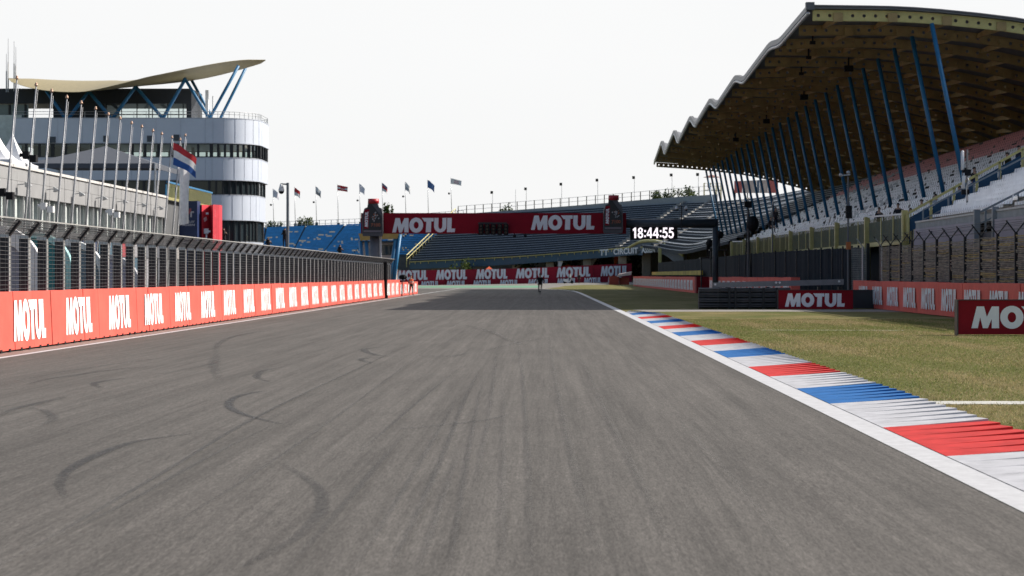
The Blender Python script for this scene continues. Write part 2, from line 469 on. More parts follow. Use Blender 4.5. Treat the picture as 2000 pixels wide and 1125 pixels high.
# sawtooth kerb
def kerb_col(y):
    u = (y - 19.75) / 7.75
    if u - math.floor(u) < 3.72 / 7.75: return 1 if math.floor(u) % 2 == 0 else 2
    return 0
kb = MB(); pitch = .62; y = 7.9
while y < 97:
    xi = XR(y) + .34; w = 1.22 + random.uniform(-.02, .02)
    if y > 90: w *= max(.15, (97 - y) / 7)
    y1 = y + pitch
    xs = [0, .2, .45, .7, .9, 1.0]
    top0 = [(xi + w * u, y, .014 + .075 * u + .026 * u * u) for u in xs]
    top1 = [(xi + w * u, y1 + .0, .014 + .075 * u) for u in xs]
    kb.mi = kerb_col(y + .3)
    kb.ribbon(top0, top1)
    kb.ribbon([(p[0], p[1], .0) for p in top0], top0)
    kb.quad((top0[-1][0], y, 0), (top1[-1][0], y1, 0), top1[-1], top0[-1])
    y = y1
struct("kerb", kb, [KWHITE, KRED, KBLUE])

# rubber laid down by spinning tyres: thin worn stains on the asphalt
def stain_mat():
    m = bpy.data.materials.new("rubber_stain"); m.use_nodes = True
    nt = m.node_tree; b = nt.nodes["Principled BSDF"]; L = nt.links.new
    b.inputs["Base Color"].default_value = (.028, .027, .028, 1); b.inputs["Roughness"].default_value = .6
    at = nt.nodes.new("ShaderNodeAttribute"); at.attribute_name = "wear"
    n = nt.nodes.new("ShaderNodeTexNoise"); n.inputs["Scale"].default_value = 9; n.inputs["Detail"].default_value = 6
    tc = nt.nodes.new("ShaderNodeTexCoord"); L(tc.outputs["Object"], n.inputs["Vector"])
    r = nt.nodes.new("ShaderNodeMapRange"); r.inputs[1].default_value = .3; r.inputs[2].default_value = .7; r.inputs[3].default_value = .35; r.inputs[4].default_value = 1
    L(n.outputs["Fac"], r.inputs[0])
    k = nt.nodes.new("ShaderNodeMath"); k.operation = 'MULTIPLY'; L(at.outputs["Fac"], k.inputs[0]); L(r.outputs[0], k.inputs[1]); L(k.outputs[0], b.inputs["Alpha"])
    return m
STAIN = stain_mat()
def catmull(pts, n=8):
    out = []
    p = [pts[0]] + list(pts) + [pts[-1]]
    for i in range(1, len(p) - 2):
        for j in range(n):
            t = j / n; a, b, c, d = (Vector(q) for q in p[i - 1:i + 3])
            out.append(.5 * ((2 * b) + (c - a) * t + (2 * a - 5 * b + 4 * c - d) * t * t + (3 * b - a - 3 * c + d) * t ** 3))
    out.append(Vector(pts[-1])); return out
def skid(pxs, w, strength, z):
    pts = catmull([Gd(*q) for q in pxs])
    n = len(pts); rowsL = []
    wear = []
    cross = (-1, -.55, 0, .55, 1)
    for i, p in enumerate(pts):
        d = (pts[min(i + 1, n - 1)] - pts[max(i - 1, 0)]); d.z = 0; d.normalize(); s = Vector((-d.y, d.x, 0))
        u = i / (n - 1); k = math.sin(math.pi * min(1, max(0, u))) ** .6
        ww = w * (.35 + .65 * k) / 2
        rowsL.append([p + s * ww * c + Vector((0, 0, z)) for c in cross])
        wear += [0, strength * k * .8, strength * k, strength * k * .8, 0]
    mb = MB(); mb.grid(rowsL)
    o = struct("skid_mark", mb, STAIN)
    a = o.data.attributes.new("wear", 'FLOAT', 'POINT'); a.data.foreach_set("value", wear)
skids = [
    ([(557, 831), (510, 820), (465, 806), (447, 792), (460, 777), (500, 767), (520, 765)], .17, .75),
    ([(128, 975), (118, 945), (135, 920), (165, 902), (210, 882), (260, 865), (320, 855), (400, 845)], .17, .62),
    ([(545, 905), (590, 930), (625, 960), (630, 995), (610, 1025), (560, 1065), (450, 1120)], .16, .38),
    ([(530, 748), (508, 741), (502, 735), (515, 725), (555, 717)], .2, .5),
    ([(200, 760), (183, 751), (205, 745), (250, 739)], .2, .5),
    ([(50, 754), (90, 742), (145, 734), (215, 724), (300, 716)], .22, .4),
    ([(733, 712), (706, 704), (712, 701), (750, 699)], .22, .5), ([(790, 697), (740, 695), (712, 686), (722, 681), (770, 678)], .25, .5),
    ([(0, 813), (30, 800), (80, 788), (135, 776)], .2, .45), ([(55, 797), (90, 805), (105, 820), (75, 835)], .2, .35),
    ([(1000, 810), (950, 822), (850, 834), (760, 842)], .13, .35), ([(915, 690), (890, 696), (850, 697), (800, 695)], .25, .35),
    ([(420, 690), (430, 670), (470, 655), (540, 645)], .3, .3), ([(0, 752), (60, 740), (160, 722), (300, 703), (420, 690)], .12, .3),
    ([(430, 745), (418, 715), (425, 690)], .3, .25), ([(300, 735), (380, 720), (440, 706)], .2, .3),
    ([(0, 1110), (160, 1020), (330, 920), (475, 832), (600, 768), (720, 712), (800, 674)], .10, .5),
    ([(60, 1080), (250, 985), (420, 890), (560, 820)], .08, .32), ([(320, 1040), (480, 940), (640, 830), (760, 740), (840, 680)], .09, .3),
    ([(700, 890), (780, 820), (850, 760), (905, 715)], .08, .4), ([(760, 1125), (830, 980), (880, 860), (910, 780), (940, 720)], .10, .4),
    ([(880, 1125), (905, 960), (925, 840), (945, 740)], .08, .45), ([(1040, 1125), (1035, 960), (1030, 840), (1020, 720), (1010, 660)], .09, .35),
    ([(1180, 1125), (1140, 980), (1110, 860), (1085, 740), (1070, 650)], .11, .3), ([(690, 1125), (780, 980), (850, 860), (900, 770)], .08, .3),
    ([(1330, 1110), (1250, 940), (1180, 800), (1130, 690)], .10, .28), ([(560, 1125), (700, 960), (800, 840)], .1, .28),
    ([(930, 960), (950, 850), (965, 750), (970, 690)], .08, .35), ([(820, 1125), (860, 1000), (900, 880)], .07, .35),
    ([(985, 1125), (985, 1000), (985, 860), (985, 760)], .08, .32), ([(1560, 1100), (1430, 940), (1320, 820)], .09, .2),
    ([(880, 640), (905, 636), (960, 650), (1000, 668), (1040, 680)], .22, .3), ([(940, 690), (1010, 672), (1080, 660)], .2, .25),
]
for i, (p, w, s_) in enumerate(skids): skid(p, w * (.75 if i >= 15 else .9), s_ * (1.0 if i >= 15 else 1.35), .0085 + .0008 * (i % 40))

# grass blades on the near verge
nb = 620000
yb = 9 + (82 - 9) * rng.random(nb) ** 1.5
xb = 5.06 + (17.6 - 5.12) * rng.random(nb)
keep = (xb * F / yb + VX) < 2600
xb, yb = xb[keep], yb[keep]
pn = np.sin(xb * 1.3 + yb * .5) + np.sin(xb * .7 - yb * .33 + 1) + np.sin(yb * .21 + 2 + xb * .2)
edge = np.abs(yb - (28.1 - .016 * (xb - 5.2))) < .34
ok = ~(edge & (rng.random(len(xb)) < .93)); xb, yb, pn = xb[ok], yb[ok], pn[ok]
n = len(xb)
hgt = (.010 + .026 * rng.random(n) ** 1.6) * (1 + .25 * np.clip(pn, -1, 1))
wd = (.003 + .005 * rng.random(n)) * (yb / 30) ** .7
an = rng.random(n) * 6.283; le = rng.normal(0, .6, (n, 2)) * hgt[:, None]
v = np.zeros((n, 3, 3), np.float32)
v[:, 0, 0] = xb - np.cos(an) * wd; v[:, 0, 1] = yb - np.sin(an) * wd
v[:, 1, 0] = xb + np.cos(an) * wd; v[:, 1, 1] = yb + np.sin(an) * wd
v[:, 2, 0] = xb + le[:, 0]; v[:, 2, 1] = yb + le[:, 1]; v[:, 2, 2] = hgt
me = bpy.data.meshes.new("grass"); me.vertices.add(3 * n); me.vertices.foreach_set("co", v.ravel())
me.loops.add(3 * n); me.loops.foreach_set("vertex_index", np.arange(3 * n)); me.polygons.add(n)
me.polygons.foreach_set("loop_start", np.arange(0, 3 * n, 3)); me.polygons.foreach_set("loop_total", np.full(n, 3))
trail = np.zeros(n)
for c_, w_ in ((7.4, .3), (10.1, .4), (12.0, .3), (14.3, .45)): trail += np.exp(-((xb - c_ - .5 * np.sin(yb * .07 + c_)) / w_) ** 2)
pn = pn + 2.2 * trail
mi = np.where(rng.random(n) < .30 + .22 * pn, 0, np.where(rng.random(n) < .60, 1, 2)); me.polygons.foreach_set("material_index", mi.astype(np.int32))
for m in (leafy("straw_blade", (.36, .295, .15)), leafy("green_blade", (.155, .195, .05)), leafy("olive_blade", (.235, .225, .08))): me.materials.append(m)
me.update(); go = bpy.data.objects.new("grass", me); S.collection.objects.link(go)
tag(go, "short dry mown grass beside the striped kerb", "grass", kind="stuff")

# ------------------------------------------------------------------ left barrier wall and debris fence
WX, WZ, PITCH = -12.2, 1.385, 1.77
wall = thing("barrier_wall", (WX, 30, 0), "long coral red barrier wall with stretched white lettering below the pit-lane fence", "barrier")
WY0 = 31.0; NP = 70; NF = 75
for i in range(NP):
    y0 = WY0 + i * PITCH; y1 = y0 + PITCH - .022
    mb = MB(); zt = WZ + random.uniform(-.008, .008); dx = random.uniform(-.012, .012)
    mb.hexa([(WX - .35, y0, .05), (WX + .06 + dx, y0, .05), (WX + .06 + dx, y1, .05), (WX - .35, y1, .05), (WX - .35, y0, zt), (WX + dx, y0, zt), (WX + dx, y1, zt), (WX - .35, y1, zt)])
    mb.build("panel", CORAL, wall)
feet = MB()
for i in range(NP):
    for u in (.30, .72):
        y = WY0 + (i + u) * PITCH
        feet.box(WX - .3, WX + .075, y - .07, y + .07, 0, .085)
feet.box(WX - .3, WX + .0, WY0, WY0 + NP * PITCH, 0.001, .05)
feet.build("footing", BLACK, wall)
yl = 46.8 - 5.1 * 2
while yl < WY0 + NP * PITCH - 4:
    mb = MB(); put_logo(mb, (WX + .072 - .06 * .08, yl + 3.0, .24), (0, -3.0, 0), (-.0405, 0, .93))
    # seen from the track the word runs away from the camera
    mb = MB(); put_logo(mb, (WX + .067, yl, .24), (0, 3.0, 0), (-.040, 0, .94))
    mb.build("lettering", LETTER, wall); yl += 5.1 if yl < 87 else 4.78
# the last, lower stretch beyond the black post
wall2 = thing("barrier_wall", (-12, 157, 0), "lower coral red barrier end section beside the walking marshal", "barrier")
for y0, y1, h in ((155.9, 163.5, 1.4), (163.55, 171, 1.4), (171.05, 179, 1.17), (179.05, 187, 1.17), (187.05, 195, 1.17)):
    mb = MB(); mb.box(-12.3, -12.14, y0, y1, .02, h); mb.build("panel", CORAL, wall2)
for y0, h in ((157.0, 1.4), (161.6, 1.4), (166.2, 1.4), (171.6, 1.17), (176.2, 1.17), (181, 1.17), (185.6, 1.17), (190.2, 1.17)):
    mb = MB(); put_logo(mb, (-12.132, y0, .2), (0, 3.1, 0), (0, 0, h * .68)); mb.build("lettering", LETTER, wall2)
mb = MB(); mb.box(-12.3, -12.0, 155.15, 155.6, 0, 2.7); mb.box(-12.35, -11.95, 155.1, 155.65, 0, .25); mb.box(-12.33, -11.97, 155.1, 155.65, 2.7, 2.76)
tag(mb.build("marker_post", BLACK), "black square post standing in the gap of the coral wall", "post")

fence = thing("debris_fence", (WX - .18, 30, WZ), "tall grey wire debris fence with inclined top on the coral wall", "fence")
FX = WX - .2
for i in range(NF):
    y = WY0 + i * PITCH
    mb = MB()
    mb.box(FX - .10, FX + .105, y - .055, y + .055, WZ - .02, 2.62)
    po = mb.build("post", M("shaded_post", (.045, .047, .05), .6, .2, var=.25), fence)  # shade on the camera-facing side is put into this dark colour
    mb = MB(); mb.box(FX + .108, FX + .135, y - .08, y + .08, WZ - .02, 2.62); mb.build("sunlit_flange", POSTST, po)  # lighter strip paints the sunlit side of the post
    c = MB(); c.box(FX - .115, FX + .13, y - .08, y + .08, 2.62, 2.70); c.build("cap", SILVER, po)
    a = MB(); a.bar((FX + .08, y, 2.66), (FX + .36, y, 3.02), .14, .10); a.build("overhang_arm", DARK, fence)
wires = MB()
ye = WY0 + NF * PITCH
def sag_wire(x, z, r):
    pts = [(x + random.uniform(-.008, .008), WY0 + i * PITCH, z + random.uniform(-.012, .012)) for i in range(NF + 1)]
    for a, b in zip(pts[:-1], pts[1:]): wires.bar(a, b, r)
WIRE = M("dull_wire", (.13, .13, .135), .5, .4, var=.2)
for k in range(13): sag_wire(FX + .14, WZ + .06 + k * .097, .0085)
for k in range(13):
    u = k / 12; sag_wire(FX + .10 + .27 * u, 2.70 + .34 * u, .012)
for i in range(NF * 12):
    y = WY0 + i * PITCH / 12; wires.bar((FX + .10, y, 2.70), (FX + .37, y, 3.04), .012)
for i in range(NF * 4):
    y = WY0 + i * PITCH / 4; wires.bar((FX + .145, y, WZ), (FX + .145, y, 2.68), .007)
wires.build("wire_mesh", WIRE, fence)
mb = MB(); mb.bar((FX + .37, WY0, 3.05), (FX + .37, ye, 3.05), .03); mb.build("top_rail", POSTST, fence)

# ------------------------------------------------------------------ pit building
pit = thing("pit_building", (-30, 110, 0), "long low pit building with grey panelled fascia behind the debris fence", "building")
PX, PY0, PY1 = -28.0, 55.0, 151.5
zf0, zf1 = 1.75 + .152 * 28, 1.75 + .208 * 28
nfp = 27
fp = MB()
for i in range(nfp):
    a = PY0 + (PY1 - PY0) * i / nfp; b = PY0 + (PY1 - PY0) * (i + 1) / nfp - .03
    for z0, z1 in ((zf0, zf0 + .76), (zf0 + .775, zf1 - .12)): fp.box(PX - .25, PX + random.uniform(-.01, .01), a, b, z0, z1)
fp.box(PX - .3, PX - .06, PY0, PY1, zf0 - .02, zf1 - .12)
fp.build("fascia", FASC, pit)
mb = MB(); mb.box(PX - .4, PX + .10, PY0, PY1 + .1, zf1 - .115, zf1 + .04); mb.build("roof_edge", M("pale_trim", (.58, .57, .55), .5), pit)
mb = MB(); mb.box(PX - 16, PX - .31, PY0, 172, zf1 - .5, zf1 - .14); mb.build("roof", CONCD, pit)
mb = MB(); mb.box(PX - 16, PX - 1.2, PY0, 172, 0, zf1 - .52); mb.build("wall", M("dark_interior_wall", (.06, .065, .07), .8), pit)
mb = MB(); mb.box(PX - 1.2, PX + .0, PY0, PY1, 3.95, 4.25); mb.box(PX - 1.15, PX - .9, PY0, PY1, 4.27, zf0); mb.build("floor_slab", CONCD, pit)
mb = MB(); mb.box(PX - .75, PX - .72, PY0, PY1, 4.26, zf0 - .03); mb.build("window", GLASSD, pit)
mb = MB(); y = PY0
k = 0
while y < PY1:
    mb.box(PX - .7, PX - .25, y, y + (.10 if k % 3 else .35), 4.26, zf0 - .025); y += .95; k += 1
mb.build("blind", M("pale_blind", (.55, .60, .58), .5), pit)
mb = MB(); y = PY0
while y < PY1: mb.box(PX - .18, PX - .04, y, y + .10, 4.26, zf0 - .03); y += 1.9
build_each(mb, "mullion", SILVER, pit)
for i in range(9):
    y = 96 + i * 6.3
    mb = MB(); mb.bar((PX + .02, y, zf0 + .55), (PX + .55, y, zf0 + .62), .05); mb.hexa([(PX + .45, y - .2, zf0 + .42), (PX + .75, y - .2, zf0 + .5), (PX + .75, y + .2, zf0 + .5), (PX + .45, y + .2, zf0 + .42), (PX + .45, y - .2, zf0 + .72), (PX + .72, y - .2, zf0 + .56), (PX + .72, y + .2, zf0 + .56), (PX + .45, y + .2, zf0 + .72)])
    mb.build("floodlight", GALV, pit)
# ground floor: garage bays
bay_cols = [(.05, .055, .06), (.20, .22, .26), (.05, .10, .14), (.28, .28, .30), (.10, .11, .13), (.35, .34, .33), (.06, .09, .20), (.30, .06, .07), (.14, .15, .17)]
for i in range(16):
    y = 92 + i * 4.4
    c = bay_cols[i % 9]
    mb = MB(); mb.box(PX - 1.18, PX - .2, y, y + 1.5, .01, 3.9); mb.build("garage_pier", M("pier_%d" % (i % 9), c, .6), pit)
    mb = MB(); mb.box(PX - .19, PX - .12, y - 2.6, y + 1.4, 3.0, 3.9); mb.build("garage_sign", M("gsign_%d" % ((i * 5) % 9), bay_cols[(i * 5 + 2) % 9], .5), pit)
# terrace balustrade beyond the fascia
mb = MB()
y = 151.8
while y < 171.5:
    mb.box(PX - .05, PX + .05, y, y + .12, zf1 - .14, 8.6); y += .5
mb.box(PX - .06, PX + .06, 151.7, 172, zf1 - .2, zf1 + .0)
mb.build("terrace_baluster", M("dull_yellow_bar", (.30, .28, .12), .6), pit)
mb = MB(); mb.box(PX - .07, PX + .07, 151.6, 172, 8.62, 8.75); mb.box(PX - .16, PX - .10, 151.7, 172, zf1 + .02, 8.5); mb.build("terrace_rail", BLUE, pit)
mb = MB(); mb.box(PX - 14, PX - .2, 151.6, 172, 0, zf1 - .53); mb.build("wall", CONCD, pit)

fins = [("lilac grey garage divider with thick white curved edge behind the fence", -25.4, 100.5, (.30, .31, .38), (.75, .76, .78), 3.5),
        ("teal garage divider with rounded corner behind the fence", -24.9, 106.5, (.03, .20, .22), (.35, .62, .62), 3.7),
        ("pale blue garage divider with white edge strip behind the fence", -24.6, 113, (.16, .22, .27), (.70, .74, .76), 3.4),
        ("low lilac rounded garage screen behind the fence", -24.2, 121, (.32, .33, .42), (.45, .46, .5), 2.7)]
for k, (lab, xr, y, c1, c2, h) in enumerate(fins):
    root = thing("garage_divider", (xr - 2, y, 0), lab, "divider", "garage dividers along the pit lane")
    r = 1.7
    out = [(xr - 4, 0), (xr, 0)] + [(xr - r + r * math.cos(R(a)), h - r + r * math.sin(R(a))) for a in range(0, 91, 10)] + [(xr - 4, h)]
    mb = MB(); mb.prism(out, lambda u, v, y=y: (u, y, v), (0, .25, 0)); mb.build("panel", M("divider_%d" % k, c1, .6), root)
    w = .75 if k == 0 else .3
    inn = [(xr + w, 0)] + [(xr - r + (r + w) * math.cos(R(a)), h - r + (r + w) * math.sin(R(a))) for a in range(0, 91, 10)] + [(xr - 4, h + w)]
    A = [(u, y - .1, v) for u, v in inn]; B = [(u, y - .1, v) for u, v in out[1:]]; B = B[:1] + B[1:]
    mb = MB(); n_ = min(len(A), len(B)); mb.ribbon(A[:n_], B[:n_]); A2 = [(p[0], y + .4, p[2]) for p in A]; mb.ribbon(A[:n_], A2[:n_]); B2 = [(p[0], y + .4, p[2]) for p in B]; mb.ribbon(A2[:n_], B2[:n_])
    mb.build("edge_strip", M("divider_edge_%d" % k, c2, .5), root)

# leaning flagpoles
def flag_mesh(name, base, hoist, fly, droop, bands, parent, phase=0, vertical=False, emblem=None):
    """cloth hanging from a pole: hoist along -z, fly direction in x, drooping"""
    mb = MB(); nu, nv = 14, 9
    def pt(i, j):
        u = i / nu; v = j / nv
        x = fly * u * (1 - .25 * droop * u); z = -hoist * v * (1 - .12 * u) - droop * fly * u ** 1.2 * .75
        yv = .12 * math.sin(u * 7 + phase + v * 1.2) * (.3 + u) * min(1, abs(fly))
        return (base[0] + x + .05 * math.sin(u * 9 + v * 3), base[1] + yv, base[2] + z)
    for i in range(nu):
        for j in range(nv):
            mb.mi = min(len(bands) - 1, int((i / nu if vertical else j / nv) * len(bands)))
            if emblem is not None and .3 < (i + .5) / nu < .72 and .25 < (j + .5) / nv < .75 and (i * 3 + j * 5 + int(phase * 7)) % 3: 
                k = mb.mi; mb.mi = len(bands)
                mb.quad(pt(i, j), pt(i + 1, j), pt(i + 1, j + 1), pt(i, j + 1)); mb.mi = k
            else: mb.quad(pt(i, j), pt(i + 1, j), pt(i + 1, j + 1), pt(i, j + 1))
    mats = list(bands) + ([emblem] if emblem is not None else [])
    return mb.build(name, mats, parent, smooth=True, fix=True)
FR = M("flag_red", (.50, .03, .04), .8); FW = M("flag_white", (.80, .80, .80), .8); FB = M("flag_blue", (.02, .09, .32), .8)
tops = [(33, 154.7), (70.7, 168), (100.8, 180), (130.7, 192), (158.7, 202.7), (186.7, 214), (211.5, 225), (234.7, 233), (257, 242), (277, 249), (298.7, 257), (316, 263), (336, 270), (352, 274), (362, 266)]
ordn = ["first", "second", "third", "fourth", "fifth", "sixth", "seventh", "eighth", "ninth", "tenth", "eleventh", "twelfth", "thirteenth", "fourteenth", "fifteenth"]
for i, (px, py) in enumerate(tops):
    Y = 26.0 * F / (VX - px); tp = P(px, py, Y)
    lab = "tall bare silver pole leaning in front of the pit building, %s from the left" % ordn[i]
    if i == 12: lab = "leaning silver pole flying a red, white and blue striped flag by the tower"
    if i == 13: lab = "leaning silver pole with a long limp white flag by the tower"
    fpz = thing("flagpole", (tp.x - .085 * tp.z, Y, 0), lab, "flagpole", "leaning flagpoles along the pit building")
    mb = MB(); mb.tube((tp.x - .085 * tp.z, Y, 0), tp, .058, .036, 10); mb.build("pole", M("dull_aluminium", (.27, .28, .30), .5, .4), fpz, True)
    mb = MB(); mb.tube(tp, tp + Vector((0, 0, .10)), .085, .085, 10); mb.ball(tp + Vector((0, 0, .13)), .06); mb.build("finial", M("copper_cap", (.5, .33, .24), .4, .3), fpz, True)
    mb = MB(); mb.tube((tp.x - .085 * tp.z + .12, Y - .05, 1), tp + Vector((.10, -.05, -.2)), .012, n=4); mb.build("halyard", FW, fpz)
    if i == 12: flag_mesh("flag", tp + Vector((.05, 0, -.3)), 1.55, 2.0, .75, [FR, FW, FB], fpz, .5)
    if i == 13: flag_mesh("flag", tp + Vector((-.1, 0, -1.9)), 4.2, .85, .5, [FW], fpz, 2.0)

# camera boxes hung on the second and eighth poles' masts
for j, (px, y0, y1, Y) in enumerate(((12, 370, 455, 92), (222, 410, 460, 118), (58, 298, 318, 96), (92, 398, 412, 104))):
    p = P(px, y1, Y); q = P(px, y0, Y)
    labs = ["slim pole with black camera heads at the far left of the fence", "slim mast with white camera boxes behind the fence", "small black loudspeaker box on an arm by the white tents", "white wall camera on a short arm over the fence"]
    root = thing("camera_mast", (p.x, Y, 0), labs[j], "camera mast")
    mb = MB(); mb.tube((p.x, Y, 0), q, .05, .04, 8); mb.build("mast", GALV, root)
    mb = MB(); mb.box(q.x - .3, q.x - .02, Y - .18, Y + .18, q.z - .3, q.z + .05); mb.box(q.x + .04, q.x + .34, Y - .2, Y + .2, q.z - .45, q.z - .12); mb.tube((q.x - .45, Y - .05, q.z - .12), (q.x - .3, Y - .05, q.z - .12), .1, .08)
    mb.build("camera_head", BLACK if j in (0, 2) else WHITE, root)

# ------------------------------------------------------------------ tents
def pyramid_tent(x0, x1, y0, y1, zb, ze, za, label, mat, flare=1.0, name="marquee_tent"):
    root = thing(name, ((x0 + x1) / 2, (y0 + y1) / 2, zb), label, "tent")
    cx, cy = (x0 + x1) / 2, (y0 + y1) / 2
    mb = MB(); n = 10; rows = []
    for k in range(n + 1):
        u = k / n; h = ze + (za - ze) * (u ** flare); s = 1 - u
        s = max(s, .015)
        q = [(cx + (x0 - cx) * s, cy + (y0 - cy) * s, h), (cx + (x1 - cx) * s, cy + (y0 - cy) * s, h), (cx + (x1 - cx) * s, cy + (y1 - cy) * s, h), (cx + (x0 - cx) * s, cy + (y1 - cy) * s, h)]
        rows.append(q + [q[0]])
    mb.grid(rows); mb.build("canopy", mat, root)
    mb = MB()
    for x in (x0, x1): 
        for y in (y0, y1): mb.box(x - .06, x + .06, y - .06, y + .06, zb, ze)
    build_each(mb, "leg", GALV, root)
    mb = MB(); mb.box(x0, x1, y0 - .02, y0 + .02, ze - .35, ze); mb.box(x1 - .02, x1 + .02, y0 + .025, y1, ze - .35, ze); mb.build("valance", mat, root)
    return root
pyramid_tent(-37.5, -28.2, 148, 158, zf1, 9.85, 11.4, "wide grey pyramid marquee on the pit building roof", TENTG)
pyramid_tent(-36.6, -32.9, 126, 129.5, zf1, 8.9, 11.9, "white pointed pagoda tent at the left edge of the photo", TENTW, 1.9, "pagoda_tent")
pyramid_tent(-37.9, -35.2, 139, 142, zf1, 9.35, 11.5, "white pointed pagoda tent standing against the glazed tower wall", TENTW, 1.9, "pagoda_tent")

# ------------------------------------------------------------------ control tower
tw = thing("control_tower", (-40, 210, 0), "silver control tower with curved corner and window bands beside the pit building", "building")
def outline(inset, n=8, r=4.2):
    x0, x1, y0, y1 = -52.0, -28.25 - inset * .6, 200.0 + inset * .3, 213.0 - inset * .3
    return [(x0, y0)] + [(x1 - r + r * math.cos(R(a)), y0 + r + r * math.sin(R(a))) for a in np.linspace(-90, 0, n + 1)] + [(x1 - r + r * math.cos(R(a)), y1 - r + r * math.sin(R(a))) for a in np.linspace(0, 90, n + 1)] + [(x0, y1)]
def ring_wall(mb, o, z0, z1, close=True):
    A = [(x, y, z0) for x, y in o]; B = [(x, y, z1) for x, y in o]
    if close: A.append(A[0]); B.append(B[0])
    mb.ribbon(A, B)
def slab(mb, o, z):
    tri = tessellate_polygon([[Vector((x, y, 0)) for x, y in o]]); mb.add([(x, y, z) for x, y in o], [tuple(t) for t in tri])
bands = [(14.65, 17.15, 0.0), (11.05, 13.3, .15), (7.15, 9.65, .5), (0, 5.05, .85)]
for z0, z1, ins in bands:
    mb = MB(); o = outline(ins, 14); ring_wall(mb, o, z0, z1); slab(mb, o, z0); slab(mb, o, z1); mb.build("cladding_band", CLAD, tw, True)
    mb = MB()                                             # panel joints and edge trims standing proud
    for z in (z0 + .03, z1 - .03):
        oo = outline(ins - .05, 14); ring_wall(mb, oo, z - .04, z + .04)
    for i, (x, y) in enumerate([(-50 + 2.4 * k, 200 + ins * .3) for k in range(8)] + outline(ins, 6)[1:8]):
        mb.box(x - .012, x + .012, y - .02, y + .02, z0 + .07, z1 - .07)
    mb.build("joint", M("joint_grey", (.42, .46, .53), .5), tw)
# clear top storey: floor to ceiling frames, sky visible through
def window_band(z0, z1, ins, name, step, wide, glassmat, skip=0):
    o = outline(ins + .18, 10)
    dense = []
    for (xa, ya), (xb_, yb_) in zip(o[:-1], o[1:]):
        L_ = math.hypot(xb_ - xa, yb_ - ya); n = max(1, int(L_ / step))
        dense += [(xa + (xb_ - xa) * k / n, ya + (yb_ - ya) * k / n) for k in range(n)]
    dense.append(o[-1])
    fr = MB()
    for i, (x, y) in enumerate(dense):
        w = wide * (1.0 if i % 3 else 1.5); fr.box(x - w / 2, x + w / 2, y - .09, y + .09, z0 + .01, z1 - .01)
    for z in (z0 + .01, z1 - .09):
        A = outline(ins + .10, 10); fr.ribbon([(x, y, z) for x, y in A], [(x, y, z + .08) for x, y in A])
    f = fr.build(name, FRAME, tw)
    gl = MB(); A = outline(ins + .22, 10); gl.ribbon([(x, y, z0 + .01) for x, y in A], [(x, y, z1 - .01) for x, y in A]); gl.build("pane", glassmat, f)
window_band(13.3, 14.65, .1, "window_band", 1.25, .22, GLASSC)
window_band(9.65, 11.05, .45, "window_band", 2.1, .16, GLASSD)
window_band(5.05, 7.15, .75, "window_band", 2.1, .16, GLASSD)
mb = MB()
for x in (-51, -48.5): mb.box(x, x + 1.7, 204, 210, 13.31, 14.64)
for x in (-39, -35.6, -33): mb.box(x, x + .25, 206, 206.25, 13.31, 14.64)
mb.build("core_wall", CONCD, tw)
mb = MB(); mb.box(-51, -34, 202.5, 210, 5.06, 7.14); mb.box(-51, -34, 202.5, 210, 9.66, 11.04); mb.build("core_wall", FRAME, tw)
for (px, py, w) in ((102, 273, .7), (207, 271, .5), (293, 271, .55), (345, 269, .55)):
    p = P(px, py, 200); mb = MB(); mb.box(p.x - w / 2, p.x + w / 2, 199.9, 200.05, p.z - .3, p.z + .3); mb.build("small_window", M("slate_glass", (.05, .065, .09), .2), tw)
# penthouse
mb = MB(); mb.box(-70, -35.6, 206, 212.5, 19.05, 20.55); mb.box(-49.5, -44.3, 206, 212.5, 17.16, 19.04); mb.box(-36.1, -35.6, 206, 212.5, 17.16, 19.04); mb.build("penthouse", M("charcoal_cladding", (.025, .03, .038), .6, var=.1), tw)
fr = MB()
for x in np.arange(-44.2, -36.2, 1.55): fr.box(x - .04, x + .04, 206.1, 206.2, 17.16, 19.04)
for x in np.arange(-44.2, -36.2, 3.1): fr.box(x - .05, x + .05, 212.3, 212.4, 17.16, 19.04)
fr.box(-44.2, -36.2, 206.08, 206.22, 17.9, 17.96)
f = fr.build("window_band", FRAME, tw)
mb = MB(); mb.quad((-44.2, 206.25, 17.17), (-36.2, 206.25, 17.17), (-36.2, 206.25, 19.03), (-44.2, 206.25, 19.03)); mb.build("pane", GLASSC, f)
# glazed wing on the far left
mb = MB(); mb.box(-70, -52.05, 208, 219, 0, 8.0); mb.build("annex", CLAD, tw)
fr = MB()
for x in np.arange(-62, -52, 1.6): fr.box(x - .08, x + .08, 206.3, 206.5, 8.0, 19.0)
for z in (8.0, 11.5, 13.6, 16.0): fr.box(-62, -52.1, 206.2, 206.45, z, z + .18)
f = fr.build("window_band", FRAME, tw)
mb = MB(); mb.quad((-62, 206.5, 8), (-52.1, 206.5, 8), (-52.1, 206.5, 19), (-62, 206.5, 19)); mb.build("pane", M("sea_green_glass", (.10, .15, .155), .08, var=.4, scale=.25, spec=.9), f)
mb = MB(); mb.box(-55.6, -52.7, 206.1, 206.18, 13.8, 17.9); mb.box(-55.8, -52.7, 206.1, 206.18, 9.0, 12.2); mb.build("blind", M("pale_reflection", (.62, .70, .69), .4), tw)  # pale panels before the glass, a reflection put in as colour
